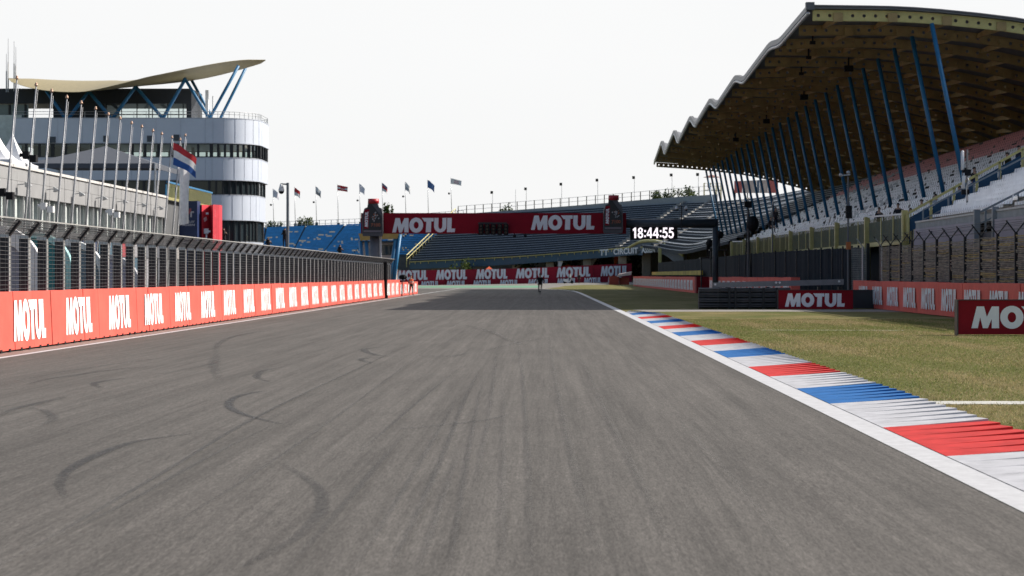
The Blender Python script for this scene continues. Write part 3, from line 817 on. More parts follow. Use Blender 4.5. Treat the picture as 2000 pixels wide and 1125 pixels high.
# roof terrace railing
o = outline(.15, 12)
mb = MB()
for (x, y) in o: mb.box(x - .02, x + .02, y - .02, y + .02, 17.16, 17.75)
for x in np.arange(-45, -32, 1.2): mb.box(x - .02, x + .02, 200.1, 200.14, 17.16, 17.75)
for z in (17.75, 17.5): mb.path([(x, y, z) for x, y in o], .025, 5)
mb.build("terrace_railing", GALV, tw)
mb = MB(); mb.box(-34.2, -33.9, 206, 206.3, 17.16, 20.4); mb.box(-33.5, -33.4, 206, 206.1, 17.16, 19.8); mb.build("mast_post", WHITE, tw)
# leaf shaped roof wing
prof = [(18, 153.5), (60, 161), (100, 167), (180, 169.5), (260, 164), (340, 153), (420, 136.5), (480, 123), (518, 117.5)]
A = np.array(prof); us = np.linspace(0, 1, 40)
pxs = 18 + 500 * us; pys = np.interp(pxs, A[:, 0], A[:, 1])
k_ = np.ones(7) / 7; pys2 = np.convolve(np.pad(pys, 3, mode='edge'), k_, mode='valid'); pys2[0], pys2[-1] = pys[0], pys[-1]
rt, rb = [], []
for u, px, py in zip(us, pxs, pys2):
    hw = 8.0 * math.sin(math.pi * min(.999, max(.001, u))) ** .62 + .05
    c = P(px, py, 206)
    tilt = np.interp(u, [0, .35, .6, 1], [.19, .17, .06, -.01])      # far edge higher on the left end
    th = .32 * math.sin(math.pi * min(.999, max(.001, u))) ** .5 + .03
    rt.append([(c.x, 206 + hw * s, c.z + hw * s * tilt + th * math.cos(s * 1.5)) for s in (-1, -.75, -.4, 0, .4, .75, 1)])
    rb.append([(c.x, 206 + hw * s, c.z + hw * s * tilt - th * math.cos(s * 1.5)) for s in (-1, -.75, -.4, 0, .4, .75, 1)])
mb = MB(); mb.grid(rt); mb.grid(rb)
for s in (0, 6): mb.ribbon([r[s] for r in rt], [r[s] for r in rb])
mb.build("roof_wing", M("sand_roof_sheet", (.35, .29, .15), .5, .1, var=.12, scale=1, stretch=(4, 1, 1)), tw, True)
bots = [(130.7, 236), (219, 233), (318, 231.5)]; tps = [(90, 177), (173, 178), (265, 169), (362, 154)]
mb = MB()
for i, b in enumerate(bots):
    for tq in (tps[i], tps[i + 1]): mb.tube(P(b[0], b[1], 201), P(tq[0], tq[1], 201.5), .17, n=8)
for Y, off in ((201.5, 0), (211, 14)):
    b = P(409 + off, 230.5 - off * .1, Y)
    for tq in ((360, 152), (466, 128)): mb.tube((b.x, Y, 17.16), P(tq[0] + off, tq[1] + off * .3, Y), .15, n=8)
build_each(mb, "roof_strut", BLUE, tw, True)
for px, y0, y1 in ((12.5, 105, 180), (16, 75, 180), (27.5, 80, 178), (31, 92, 172)):
    mb = MB(); b = P(px, y1, 206); q = P(px, y0, 206); m_ = b.lerp(q, .55)
    mb.tube(b, m_, .07, .06, 6); mb.tube(m_, q, .03, .02, 5); mb.build("antenna", GALV, tw)

# advertising towers at the end of the pit building
bx = thing("advert_tower", (-27.6, 158, 0), "navy square advertising tower with white TT lettering", "advert tower")
mb = MB(); mb.box(-28.25, -26.85, 158, 159.5, 0, 7.5); mb.build("body", NAVY, bx)
mb = MB(); put_text(mb, "TT", (-27.95, 157.99, 6.25), (.85, 0, 0), (0, 0, .45), .05); mb.build("lettering", M("pale_lettering", (.45, .47, .55), .5), bx); mb = MB(); put_text(mb, "CIRCUIT", (-28.0, 157.99, 5.80), (.95, 0, 0), (0, 0, .17), .03); mb.build("lettering", MATS["pale_lettering"], bx); mb = MB(); put_text(mb, "ASSEN", (-28.0, 157.99, 5.57), (.95, 0, 0), (0, 0, .17), .03); mb.build("lettering", M("pale_lettering", (.45, .47, .55), .5), bx)
mb = MB(); mb.flat(tri_shape([(0, 0), (.12, .02), (.2, .3), (.42, .55), (.40, .75), (.25, .72), (.18, .5), (.05, .28)]), lambda u, v: (-27.72 + u, 157.985, 6.05 + v * 1.2)); mb.build("emblem", M("dull_red", (.30, .08, .10), .6), bx)
bx = thing("advert_tower", (-26.2, 160, 0), "red folded advertising tower with white figure beside the silver tower", "advert tower")
mb = MB(); mb.prism([(-26.95, 159.6), (-26.7, 159.2), (-26.25, 160.4), (-25.8, 159.0), (-25.4, 159.6), (-25.4, 161), (-26.95, 161)], lambda u, v: (u, v, 0), (0, 0, 7.25)); mb.build("body", M("bright_red_board", (.58, .04, .06), .5), bx)
mb = MB(); mb.add([(-26.60, 159.43, 6.2), (-26.45, 159.8, 6.35), (-26.40, 159.95, 6.1), (-26.55, 159.55, 5.9)], [(0, 1, 2, 3)]); mb.box(-26.55, -26.2, 159.3, 159.34, 5.0, 5.4); mb.box(-26.42, -26.3, 159.3, 159.34, 4.3, 4.95); mb.box(-26.2, -26.05, 159.3, 159.34, 5.1, 5.25); mb.box(-26.4, -26.2, 159.3, 159.34, 6.5, 6.65); mb.box(-25.75, -25.66, 159.2, 159.24, 6.3, 6.9); mb.box(-25.75, -25.66, 159.2, 159.24, 4.4, 4.9); mb.build("figure", LETTER, bx)

# street pole with dome camera
Yp = 150; b = P(562, 490, Yp); q = P(562, 357, Yp)
cp = thing("camera_pole", (b.x, Yp, 0), "grey street pole carrying a dome camera beside the silver tower", "camera pole")
mb = MB(); mb.tube((b.x, Yp, 0), q, .12, .10, 10); mb.tube(q - Vector((0, 0, .12)), P(548, 359, Yp), .06, .05, 8); mb.build("pole", M("slate_pole", (.13, .15, .17), .5), cp)
d = P(549.5, 371, Yp); mb = MB(); mb.ball(d, .22, 12, 8); mb.tube(d + Vector((0, 0, .05)), d + Vector((0, 0, .42)), .2, .1); dm = mb.build("dome", WHITE, cp, True)
mb = MB(); mb.ball(d - Vector((0, 0, .1)), .2, 12, 8); mb.build("dome_glass", BLACK, cp, True)

# ------------------------------------------------------------------ start gantry with its bottles, lights and clock
YG = 175.0
def pz(py, Y): return H - (py - VY) * Y / F
def pxx(px, Y): return (px - VX) * Y / F
gan = thing("start_gantry", (0, YG, 0), "long red start gantry over the track with two big white words", "gantry")
xl, xr_ = pxx(705, YG), pxx(1223, YG)
z0, z1 = pz(456, YG), pz(416, YG)
mb = MB(); mb.box(xl, xr_, YG, YG + 1.0, z0, z1)
mb.build("banner_board", SIGNRED, gan)
mb = MB()
for px0, px1, y0, y1 in ((766, 889, 454, 426), (1037, 1161, 449, 421)):
    a = P(px0, y0, YG - .012); b = P(px1, y0 - .6, YG - .012); put_logo(mb, a, b - a, (0, 0, (y0 - y1) * YG / F)); mb.build("lettering", M("gantry_letter", (.84, .85, .86), .5, var=.03), gan); mb = MB()
mb = MB(); xp = pxx(1398, YG); zb = pz(436, YG)
mb.tube((xr_ - .6, YG + .5, zb), (xp, YG + .5, zb), .38, n=14); mb.build("cross_tube", M("slate_steel", (.05, .065, .08), .5), gan, True)
mb = MB(); mb.tube((xp, YG + .5, 0), (xp, YG + .5, zb + .4), .25, n=14); mb.box(xp - .5, xp + .5, YG, YG + 1, 0, .12); mb.build("post", MATS["slate_steel"], gan, True)
xc = pxx(731, YG); mb = MB(); mb.tube((xc, YG + .5, 0), (xc, YG + .5, z0 + .05), .42, n=16); mb.build("post", M("grey_steel", (.16, .17, .19), .5), gan, True)
mb = MB(); mb.box(xc + .45, xc + .6, YG + .35, YG + .5, .2, z0 - .05); mb.build("cable_duct", WHITE, gan)

def bottle(px, pyt, pyb, pxl, pxr, label):
    Y = YG - .75; x0, x1 = pxx(pxl, Y), pxx(pxr, Y); zt, zb_ = pz(pyt, Y), pz(pyb, Y); w = x1 - x0; h = zt - zb_
    root = thing("bottle_sign", ((x0 + x1) / 2, Y, zb_), label, "advert sign", "oversized bottle signs on the gantry")
    to = lambda u, v, d=0: (x0 + w * u, Y - d, zb_ + h * v)
    sil = [(0.04, 0), (.96, 0), (1, .1), (.98, .58), (.93, .74), (.80, .77), (.74, .87), (.28, .87), (.25, .77), (.12, .74), (.02, .58), (0, .1)]
    mb = MB(); mb.prism(sil, lambda u, v: to(u, v), (0, .7, 0)); mb.build("body", M("anthracite_plastic", (.09, .09, .10), .45), root)
    mb = MB(); mb.tube(to(.53, .87, -.35), to(.53, 1.0, -.35), w * .27, w * .26, 16); mb.build("cap", M("cap_red", (.42, .02, .03), .4), root, True)
    mb = MB(); mb.flat(tri_shape([(.06, .08), (.94, .08), (.94, .52), (.45, .86), (.30, .86), (.27, .74), (.14, .72), (.06, .56)]), lambda u, v: to(u, v, .012)); mb.build("label_panel", M("black_label", (.022, .022, .025), .4), root)
    mb = MB(); mb.flat(tri_shape([(.09, .20), (.31, .20), (.35, .72), (.12, .70)]), lambda u, v: to(u, v, .02)); mb.build("label_stripe", SIGNRED, root)
    mb = MB(); put_logo(mb, to(.285, .235, .028), Vector(to(.305, .65)) - Vector(to(.285, .235)), (-w * .16, 0, 0)); mb.build("lettering", LETTER, root)
    mb = MB(); put_text(mb, "7100", to(.42, .25, .022), (w * .46, 0, 0), (0, 0, h * .095), .03); mb.build("number", M("copper_print", (.35, .10, .05), .5), root)
    mb = MB()
    for k in range(26):
        a = random.uniform(0, 6.28); r = random.uniform(.02, .17); u = .62 + r * math.cos(a) * 1.25; v = .52 + r * math.sin(a) * .75
        mb.mi = k % 3; s = random.uniform(.02, .05)
        mb.flat(tri_shape([(u - s, v), (u, v - s * .5), (u + s, v + .01), (u, v + s * .7)]), lambda p, q, k=k: to(p, q, .022 + .0006 * k))
    mb.build("picture", [M("print_grey", (.35, .36, .38)), M("print_rust", (.32, .10, .04)), M("print_pale", (.5, .5, .5))], root)
    mb = MB(); mb.flat(tri_shape([(.08, .10), (.92, .10), (.92, .155), (.08, .155)]), lambda u, v: to(u, v, .024)); mb.build("label_band", M("print_mauve", (.20, .17, .19)), root)
bottle(728, 388, 461, 707, 748, "oversized dark oil bottle on the gantry's left post, above the grey column")
bottle(1199, 381, 455, 1178, 1217, "oversized dark oil bottle at the right end of the red gantry")

sl = thing("start_lights", (pxx(962, YG), YG, z0), "row of five black start light boxes under the red gantry", "start lights")
for k in range(5):
    px = 939.5 + 12.2 * k; a = pxx(px - 4.6, YG); b = pxx(px + 4.6, YG)
    mb = MB(); mb.box(a, b, YG - .42, YG - .08, pz(459, YG), pz(437.5, YG)); u = mb.build("light_box", BLACK, sl)
    mb = MB()
    for j in range(3):
        zc = pz(441.5 + j * 6.4, YG); mb.tube(((a + b) / 2, YG - .50, zc), ((a + b) / 2, YG - .423, zc), .115, n=12)
    mb.build("lens", M("dark_lens", (.02, .004, .004), .2), u)
mb = MB(); mb.box(pxx(934, YG), pxx(990, YG), YG - .40, YG - .33, pz(437.4, YG), pz(434.5, YG)); mb.box(pxx(934, YG), pxx(990, YG), YG - .07, YG - .02, pz(450, YG), pz(447, YG)); mb.build("bracket", DARK, sl)
for px in (1005, 1026):
    p = P(px, 461, YG); mb = MB(); mb.ball(p, .14); mb.box(p.x - .04, p.x + .04, YG - .05, YG + .05, p.z, z0)
    tag(mb.build("dome_camera", BLACK, None, True), "small black camera hanging below the gantry, %s" % ("just right of the start lights" if px == 1005 else "second to the right of the start lights"), "camera")

ck = thing("timing_clock", (pxx(1276, YG), YG, pz(467, YG)), "black digital clock board showing 18:44:55 below the gantry tube", "clock")
YC = YG + .3
mb = MB(); mb.box(pxx(1231, YC), pxx(1323.5, YC), YC, YC + .35, pz(467.5, YC), pz(441, YC)); mb.build("case", BLACK, ck)
mb = MB(); a = P(1235, 465, YC - .012); put_digits(mb, "18:44:55", a, 82.5 * YC / F, 20.5 * YC / F); mb.build("digits", emit("lit_digits", (1, .90, .97), 1.0), ck)
mb = MB()
for px in (1245, 1310): mb.box(pxx(px, YC) - .05, pxx(px, YC) + .05, YC + .1, YC + .2, pz(441, YC), zb)
mb.build("hanger", DARK, ck)
cp = thing("dome_camera_post", (pxx(1331, YG), YG + .5, zb), "short post with two white dome cameras standing on the gantry tube", "camera")
xq = pxx(1331, YG); mb = MB(); mb.tube((xq, YG - .1, zb - .5), (xq, YG - .1, pz(402, YG)), .05, n=8); mb.tube((xq - .45, YG - .1, pz(403, YG)), (xq + .45, YG - .1, pz(403, YG)), .04, n=8); mb.build("post", DARK, cp)
for s in (-.4, .4):
    mb = MB(); c = Vector((xq + s, YG - .1, pz(407, YG))); mb.ball(c, .17); mb.tube(c, c + Vector((0, 0, .2)), .15, .08); dm = mb.build("dome", WHITE, cp, True)
    mb = MB(); mb.ball(c - Vector((0, 0, .09)), .15); mb.build("dome_glass", BLACK, cp, True)

# blue and yellow footbridge frame and cabin behind the left post
YB = 205.0
fb = thing("footbridge_frame", (pxx(745, YB), YB, 0), "blue legged frame with yellow beam behind the left end of the gantry", "frame")
mb = MB(); mb.hexa([P(704, 470, YB), P(776, 466, YB), P(776, 466, YB + 2), P(704, 470, YB + 2), P(700, 456, YB), P(779, 456, YB), P(779, 456, YB + 2), P(700, 456, YB + 2)]); mb.build("beam", M("ochre_beam", (.52, .33, .09), .5), fb)
for a, b in (((757, 551), (774, 460)), ((766, 551), (781, 458)), ((712, 500), (704, 470)), ((724, 500), (715, 470))):
    lo = P(a[0], a[1], YB + .3); lo.z = 0; mb = MB(); mb.tube(lo, P(b[0], b[1], YB + .3), .20, n=8); mb.build("leg", BLUE, fb, True)
cb = thing("control_cabin", (pxx(745, 222), 222, 0), "pale roadside cabin with dark window behind the left gantry post", "cabin")
x0, x1 = pxx(706, 222), pxx(771, 222); zt = pz(474, 222)
mb = MB(); mb.box(x0, x1, 222, 226, 0, zt); mb.build("wall", M("pinkish_render", (.34, .29, .27), .8), cb)
mb = MB(); mb.box(x0 - .3, x1 + .3, 221.5, 226.3, zt, zt + .18); mb.build("roof", DARK, cb)
mb = MB(); mb.box(pxx(722, 222), pxx(732, 222), 221.95, 222.05, pz(512, 222), pz(485, 222)); mb.build("door", FRAME, cb)
mb = MB(); mb.box(pxx(745, 222), pxx(768, 222), 221.95, 222.05, pz(498, 222), pz(478, 222)); mb.build("window", GLASSD, cb)

# ------------------------------------------------------------------ far boards
YW = 370.0
fw = thing("advert_wall", (0, YW, 0), "long dark red board wall with two rows of white words at the track's far bend", "advert wall")
def wl(px): return np.interp(px, [775, 1000, 1235], [560.5, 557, 550.5])
def wt(px): return np.interp(px, [775, 1000, 1235], [528.5, 525, 514.5])
cut = [776, 868, 958, 1048, 1096, 1159, 1234]
for i, (a, b) in enumerate(zip(cut[:-1], cut[1:])):
    yo = YW + .25 * (i % 2)
    mb = MB(); p = [P(a, 574, yo), P(b - .25, 574, yo)]
    mb.hexa([p[0], p[1], p[1] + Vector((0, .3, 0)), p[0] + Vector((0, .3, 0)), P(a, wt(a), yo), P(b - .25, wt(b), yo), P(b - .25, wt(b), yo) + Vector((0, .3, 0)), P(a, wt(a), yo) + Vector((0, .3, 0))])
    mb.build("board", M("board_red", (.24, .012, .028), .7, var=.1, spec=.2) if i % 3 else M("board_crimson", (.28, .012, .03), .7, var=.1, spec=.2), fw)
def sl_logo(px0, px1, lo, hi, Y):
    mb = MB(); a = P(px0, wl(px0) - lo, Y); b = P(px1, wl(px1) - lo, Y); put_logo(mb, a, b - a, (0, 0, (hi - lo) * Y / F)); return mb
for x0, x1 in ((776, 835), (851, 912), (929, 991), (1007, 1072), (1087, 1153), (1173, 1226)): sl_logo(x0, x1, 13, 32, YW - .05).build("lettering", M("far_letter", (.62, .66, .72), .6), fw)
for x0, x1 in ((822, 857), (872, 909), (924, 960), (976, 1012), (1031, 1072), (1088, 1125), (1140, 1174), (1187, 1215)): sl_logo(x0, x1, -1.5, 10.5, YW - .05).build("lettering", MATS["far_letter"], fw)

# ------------------------------------------------------------------ far grandstand of grey benches
def pt2(px, Y, py): return Vector((pxx(px, Y), Y, pz(py, Y)))
Fr = [pt2(800, 412, 513), pt2(1000, 400, 503), pt2(1170, 388, 490), pt2(1236, 380, 484)] + [Vector(q) for q in ((18.6, 362, 6.5), (19.9, 335, 5.6), (20.2, 300, 4.9), (19.6, 255, 4.9), (18.9, 211, 5.0))]
Tp = [pt2(895, 440, 421), pt2(1120, 428, 410), pt2(1300, 416, 399.5), pt2(1376, 403, 396)] + [Vector(q) for q in ((36.5, 378, 15.6), (38.5, 345, 15.0), (38, 305, 14.2), (36.5, 258, 13.0), (34.2, 211, 11.7))]
Fr = catmull(Fr, 6); Tp = catmull(Tp, 6)
fs_ = thing("far_grandstand", (0, 395, 0), "curved open grandstand of grey benches with navy fascia behind the red boards", "grandstand")
NR = 20
prof_rows = []
bench = MB()
for k in range(NR):
    u0 = k / NR; u1 = (k + 1) / NR
    a = [f.lerp(t, u0) for f, t in zip(Fr, Tp)]; b = [f.lerp(t, u1) for f, t in zip(Fr, Tp)]
    rise = [Vector((0, 0, (q.z - p.z))) for p, q in zip(a, b)]
    prof_rows.append(a); prof_rows.append([p + r for p, r in zip(a, rise)])
    bl = [p.lerp(q, .05) + r * .62 for p, q, r in zip(a, b, rise)]; b2 = [p.lerp(q, .12) + r * 1.12 for p, q, r in zip(a, b, rise)]
    bench.ribbon(bl, b2)
prof_rows.append(Tp)
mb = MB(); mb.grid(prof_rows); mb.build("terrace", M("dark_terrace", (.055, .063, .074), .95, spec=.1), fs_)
bench.build("bench_rows", BENCH, fs_)
# stairways across the rows
for fi in (14, 19, 25):
    mb = MB()
    for k in range(NR):
        for q in (0,):
            a0 = Fr[fi].lerp(Tp[fi], k / NR); a1 = Fr[fi].lerp(Tp[fi], (k + 1) / NR); b0 = Fr[fi + 1].lerp(Tp[fi + 1], k / NR)
            e = (b0 - a0); e.z = 0; e.normalize(); e *= 1.3
            z = a1.z + .36
            mb.hexa([Vector((p.x, p.y, z - .5)) for p in (a0, a0 + e, a1 + e, a1)] + [Vector((p.x, p.y, z)) for p in (a0, a0 + e, a1 + e, a1)])
    mb.build("stairway", CONC, fs_)
# fascia below the front row, yellow rail
nF = 22
fa = [p + Vector((0, 0, .05)) for p in Fr[:nF]]; fbm = [p - Vector((0, 0, 1.35)) for p in Fr[:nF]]
mb = MB(); mb.ribbon(fbm, fa); mb.ribbon([p + Vector((0, .4, 0)) for p in fbm], fbm); mb.build("fascia", BLUEF, fs_)
mb = MB()
for p in Fr[:nF]: pass
mb.path([p + Vector((0, -.15, .12)) for p in Fr[:nF]], .09, 6)
for i in range(nF - 1):
    for s in (0, .5):
        p = Fr[i].lerp(Fr[i + 1], s); mb.box(p.x - .06, p.x + .06, p.y - .2, p.y - .1, p.z - .35, p.z + .12)
mb.build("front_rail", YEL, fs_)
dense = [Fr[i].lerp(Fr[i + 1], k / 12) for i in range(nF) for k in range(12)]
def on_fascia(px, dz):
    q = min(dense, key=lambda p: abs(p.x * F / p.y + VX - px)); return Vector((q.x + (px - (q.x * F / q.y + VX)) * q.y / F, q.y - .12, q.z + dz))
mb = MB()
def sign_pt(px, v):
    Y = float(np.interp(px, [1171, 1229, 1240, 1252, 1270, 1287], [387.4, 378.3, 376.2, 373.2, 368.2, 362.2])) - .25
    return P(px, np.interp(px, [1171, 1246, 1280], [499.5, 495, 493]) - 12.0 * v, Y)
for s_, p0, p1 in (("TT", 1171, 1188), ("CIRCUIT", 1198, 1246), ("ASSEN", 1253, 1279)):
    mb = MB(); mb.flat(text(s_, .03), lambda u, v, p0=p0, p1=p1: sign_pt(p0 + u * (p1 - p0), v)); mb.build("lettering", M("far_sign_letter", (.84, .86, .88), .6), fs_)
# handrails following the curved rows (bright pipes)
mb = MB()
for k in range(1, 19, 2):
    mb.path([f.lerp(t, (k + .4) / NR) + Vector((0, 0, .75)) for f, t in zip(Fr[20:44], Tp[20:44])], .06, 5)
mb.build("row_handrail", M("bright_pipe", (.62, .68, .75), .3, .7), fs_)
# back parapet, rail posts
mb = MB(); tpv = Tp[:21]
hp = [np.interp(p.x, [-20, 30], [.25, 1.5]) for p in tpv]
mb.ribbon([p - Vector((0, 0, .1)) for p in tpv], [p + Vector((0, 0, h)) for p, h in zip(tpv, hp)]); mb.ribbon([p + Vector((0, 0, h)) for p, h in zip(tpv, hp)], [p + Vector((.2, .5, h)) for p, h in zip(tpv, hp)]); mb.build("back_parapet", M("pale_grey_panel", (.34, .36, .37), .6), fs_)
topz = lambda X: float(np.interp(X, [p.x for p in tpv], [p.z + h for p, h in zip(tpv, hp)]))
topy = lambda X: float(np.interp(X, [p.x for p in tpv], [p.y for p in tpv]))
mb = MB(); pts = []
xx = tpv[0].x
while xx < tpv[-1].x:
    z = topz(xx); y = topy(xx); mb.box(xx - .09, xx + .09, y - .09, y + .09, z, z + 1.75); pts.append((xx, y, z)); xx += 1.82
build_each(mb, "rail_post", M("bronze_post", (.10, .085, .05), .5), fs_)
mb = MB()
for dz in (.85, 1.7): mb.path([(x, y, z + dz) for x, y, z in pts], .035, 5)
mb.build("rail", GALV, fs_)
# left stair flight rail in yellow
mb = MB(); e0, e1 = Fr[0], Tp[0]; n = 16
for i in range(n + 1):
    p = e0.lerp(e1, i / n) + Vector((-.6, -.2, 0)); mb.box(p.x - .06, p.x + .06, p.y - .06, p.y + .06, p.z - .9, p.z + 1.5)
mb.path([e0.lerp(e1, i / n) + Vector((-.6, -.2, 1.5)) for i in range(n + 1)], .09, 6); mb.path([e0.lerp(e1, i / n) + Vector((-.6, -.2, .7)) for i in range(n + 1)], .06, 6)
mb.build("stair_rail", YEL, fs_)
# piers, closed back
mb = MB()
for px in (775, 850, 935, 1008, 1074, 1147, 1216, 1263):
    Y = float(np.interp(px, [800, 1000, 1170, 1263], [413, 401, 389, 380])); w = 1.5
    x = pxx(px, Y); mb.box(x - w / 2, x + w / 2, Y + .5, Y + 2, 0, pz(np.interp(px, [800, 1000, 1170, 1280], [527, 519, 503, 494]), Y))
build_each(mb, "pier", M("sandy_concrete", (.36, .32, .25), .8), fs_)
mb = MB(); mb.ribbon([Vector((p.x, p.y + .2, -1)) for p in Tp], [p + Vector((0, .2, .1)) for p in Tp]); mb.build("back_wall", CONC, fs_)
# the arched entrance at the right end, yellow edged
mb = MB()
arch_px = [(1229, 483, 379), (1240, 477, 377), (1252, 472, 374), (1270, 470.5, 369), (1287, 472, 363), (1303, 478, 356), (1318, 488, 349), (1335, 499, 342)]
ap = catmull([P(*q) for q in arch_px], 5)
mb.path(ap, .28, 8); mb.build("arch_rail", YEL, fs_, True)
mb = MB(); low = []
for i, p in enumerate(ap):
    u = i / (len(ap) - 1); low.append(Vector((p.x, p.y, p.z - 1.5 - .8 * u)))
mb.ribbon(low, ap); mb.build("arch_fascia", M("slate_fascia", (.09, .12, .155), .6), fs_)
mb = MB()
for px in (1289, 1331, 1345): p = P(px, 485, 345); mb.box(p.x - .25, p.x + .25, 345, 345.5, 0, p.z)
build_each(mb, "arch_pier", YEL, fs_)

# blue seated stand at the far left
bs = thing("blue_grandstand", (-40, 450, 0), "far open grandstand full of blue seats behind the tower and gantry", "grandstand")
B0 = [Vector((pxx(450, 428), 428, pz(500, 428))), Vector((pxx(800, 424), 424, pz(502, 424)))]
B1 = [Vector((pxx(440, 462), 462, pz(450, 462))), Vector((pxx(700, 460), 460, pz(440.5, 460))), Vector((pxx(905, 458), 458, pz(424, 458)))]
nb_ = 40
fr_ = [B0[0].lerp(B0[1], i / nb_) for i in range(nb_ + 1)]
bk_ = [B1[0].lerp(B1[1], i / nb_ * 1.77) if i / nb_ < .565 else B1[1].lerp(B1[2], (i / nb_ - .565) / .435) for i in range(nb_ + 1)]
NB = 21; rows = []
for k in range(NB):
    a = [p.lerp(q, k / NB) for p, q in zip(fr_, bk_)]; b = [p.lerp(q, (k + 1) / NB) for p, q in zip(fr_, bk_)]
    rows.append(a); rows.append([Vector((p.x, p.y, q.z)) for p, q in zip(a, b)])
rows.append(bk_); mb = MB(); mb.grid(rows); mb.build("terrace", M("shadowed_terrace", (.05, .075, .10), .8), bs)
mb = MB(); mb.ribbon([Vector((p.x, p.y, -1)) for p in fr_], fr_); mb.build("wall", CONCD, bs); mb = MB(); mb.ribbon([Vector((p.x, p.y, -1)) for p in bk_], bk_); mb.build("wall", CONCD, bs)
def seat_into(mb, p, right, back, w, h, d, up=.38, lip=.14):
    r = right * (w / 2); b = back
    z = Vector((0, 0, 1))
    q = p + z * up
    mb.add([q - r, q + r, q + r + b * d, q - r + b * d, q - r + b * (d + .08) + z * h, q + r + b * (d + .08) + z * h], [(0, 1, 2, 3), (3, 2, 5, 4)])
    mb.add([q - r, q + r, q + r - z * lip, q - r - z * lip], [(0, 1, 2, 3)])
seats = MB(); right = Vector((1, 0, 0)); backv = Vector((0, 1, 0)); cand = []
ns = 118
for k in range(NB):
    u = (k + .15) / NB
    for i in range(ns):
        if i % 20 in (0,): continue
        s = (i + .5) / ns * nb_; j = min(nb_ - 1, int(s)); f = s - j
        p = fr_[j].lerp(fr_[j + 1], f).lerp(bk_[j].lerp(bk_[j + 1], f), u)
        zt = fr_[j].lerp(bk_[j], (k + 1) / NB).z
        p = Vector((p.x, p.y, zt))
        cream = (math.sin(i * .31 + k * .8) * math.sin(k * 1.3 + i * .07) > .55 and k < NB - 4 and random.random() < .55)
        cand.append((p, cream))
cand2 = [c for c in cand if 515 < c[0].x * F / c[0].y + VX < 705]
cand2.sort(key=lambda c: c[0].y); near = set(id(c) for c in cand2[:100])
for c in cand:
    seats.mi = 1 if c[1] else 0
    if id(c) in near:
        m_ = MB(); seat_into(m_, c[0], right, backv, .46, .24, .3, .16, .06); m_.build("seat", SEATC if c[1] else SEATB, bs)
    else: seat_into(seats, c[0], right, backv, .46, .24, .3, .16, .06)
o = seats.build("seat_rows", [SEATB, SEATC], bs); o["kind"] = "stuff"
mb = MB(); pts = []
for i in range(nb_ + 1):
    p = bk_[i]; mb.box(p.x - .06, p.x + .06, p.y, p.y + .12, p.z, p.z + 1.5); pts.append(p)
for dz in (.75, 1.5): mb.path([p + Vector((0, .06, dz)) for p in pts], .04, 5)
mb.build("back_railing", GALV, bs)

# flags and lamps on the far stands' top rail
flagspec = [(533, 368, 445, "pale mauve limp flag nearest the silver tower on the blue stand", [M("flag_mauve", (.76, .73, .80), .8)], .8, None),
 (575, 365, 441, "red and white limp flag, second from the tower on the blue stand", [FR, FW], .8, None),
 (616.5, 363, 439, "narrow white and black limp flag, third from the tower on the blue stand", [FW, M("flag_grey", (.3, .3, .3), .8)], 1.0, None),
 (659, 360, 440, "red and white flag spread in the wind, fourth from the tower", [FR, FW, FR], .25, FR),
 (702, 358, 438, "drooping lilac white flag just left of the left bottle sign", [M("flag_lilac", (.80, .78, .84), .8)], .95, None),
 (746, 356, 430, "dark and red drooping flag just right of the left bottle sign", [M("flag_dark", (.20, .20, .30), .8), FR, FW], .9, None),
 (791, 354, 425, "thin pale drooping flag over the left word of the gantry", [FW, M("flag_grey2", (.4, .42, .44), .8)], 1.1, None),
 (835, 350, 424, "navy drooping flag over the left word of the gantry", [M("flag_navy", (.08, .16, .36), .8)], .9, None),
 (880.5, 347, 421, "white flag with coloured marks spread by the wind, nearest the grey stand", [FW], .3, M("flag_marks", (.45, .30, .42), .8))]
for i, (px, y0, y1, lab, bands_, droop, emb) in enumerate(flagspec):
    Y = float(np.interp(px, [533, 700, 905], [462, 461, 459])) + .6
    b = P(px + 2, y1, Y); q = P(px, y0, Y)
    root = thing("flagpole", (b.x, Y, b.z - 1), lab, "flag", "flags on the far stands")
    mb = MB(); mb.tube(b - Vector((0, 0, .6)), q, .075, .05, 8); mb.build("pole", GALV, root, True)
    mb = MB(); mb.box(b.x - .3, b.x + .3, Y - .25, Y + .3, b.z - 1.6, b.z + .55); mb.build("base", M("slate_block", (.07, .09, .10), .7), root)
    fly = {3: 2.5, 8: 2.6, 7: 2.0}.get(i, 1.6)
    flag_mesh("flag", q - Vector((0, 0, .15)), 1.25 if droop < .5 else 1.7, fly, droop, bands_, root, i * 1.1, emblem=emb)
    if i % 2 == 0 and i != 3:
        z = P(px, y0 + (y1 - y0) * (.42 if i else .42), Y)
        mb = MB(); mb.tube((z.x, Y - .1, z.z), (z.x - .45, Y - .3, z.z - .05), .03); mb.box(z.x - .6, z.x - .2, Y - .5, Y - .2, z.z - .2, z.z + .2); mb.build("spotlight", DARK, root)
lampspec = [(962, 376), (1028, 369), (1097, 360), (1167.5, 352), (1239, 347), (1312.5, 342), (1364, 341)]
labs = ["thin lamp post on the grey stand's rail, first from the left", "thin lamp post on the rail above the start lights' right side", "thin lamp post on the rail above the gantry's right word, left one", "thin lamp post on the rail just left of the right bottle sign", "thin lamp post on the rail above the clock's left edge", "thin lamp post on the rail above the clock's right edge", "thin lamp post on the rail nearest the big grandstand roof"]
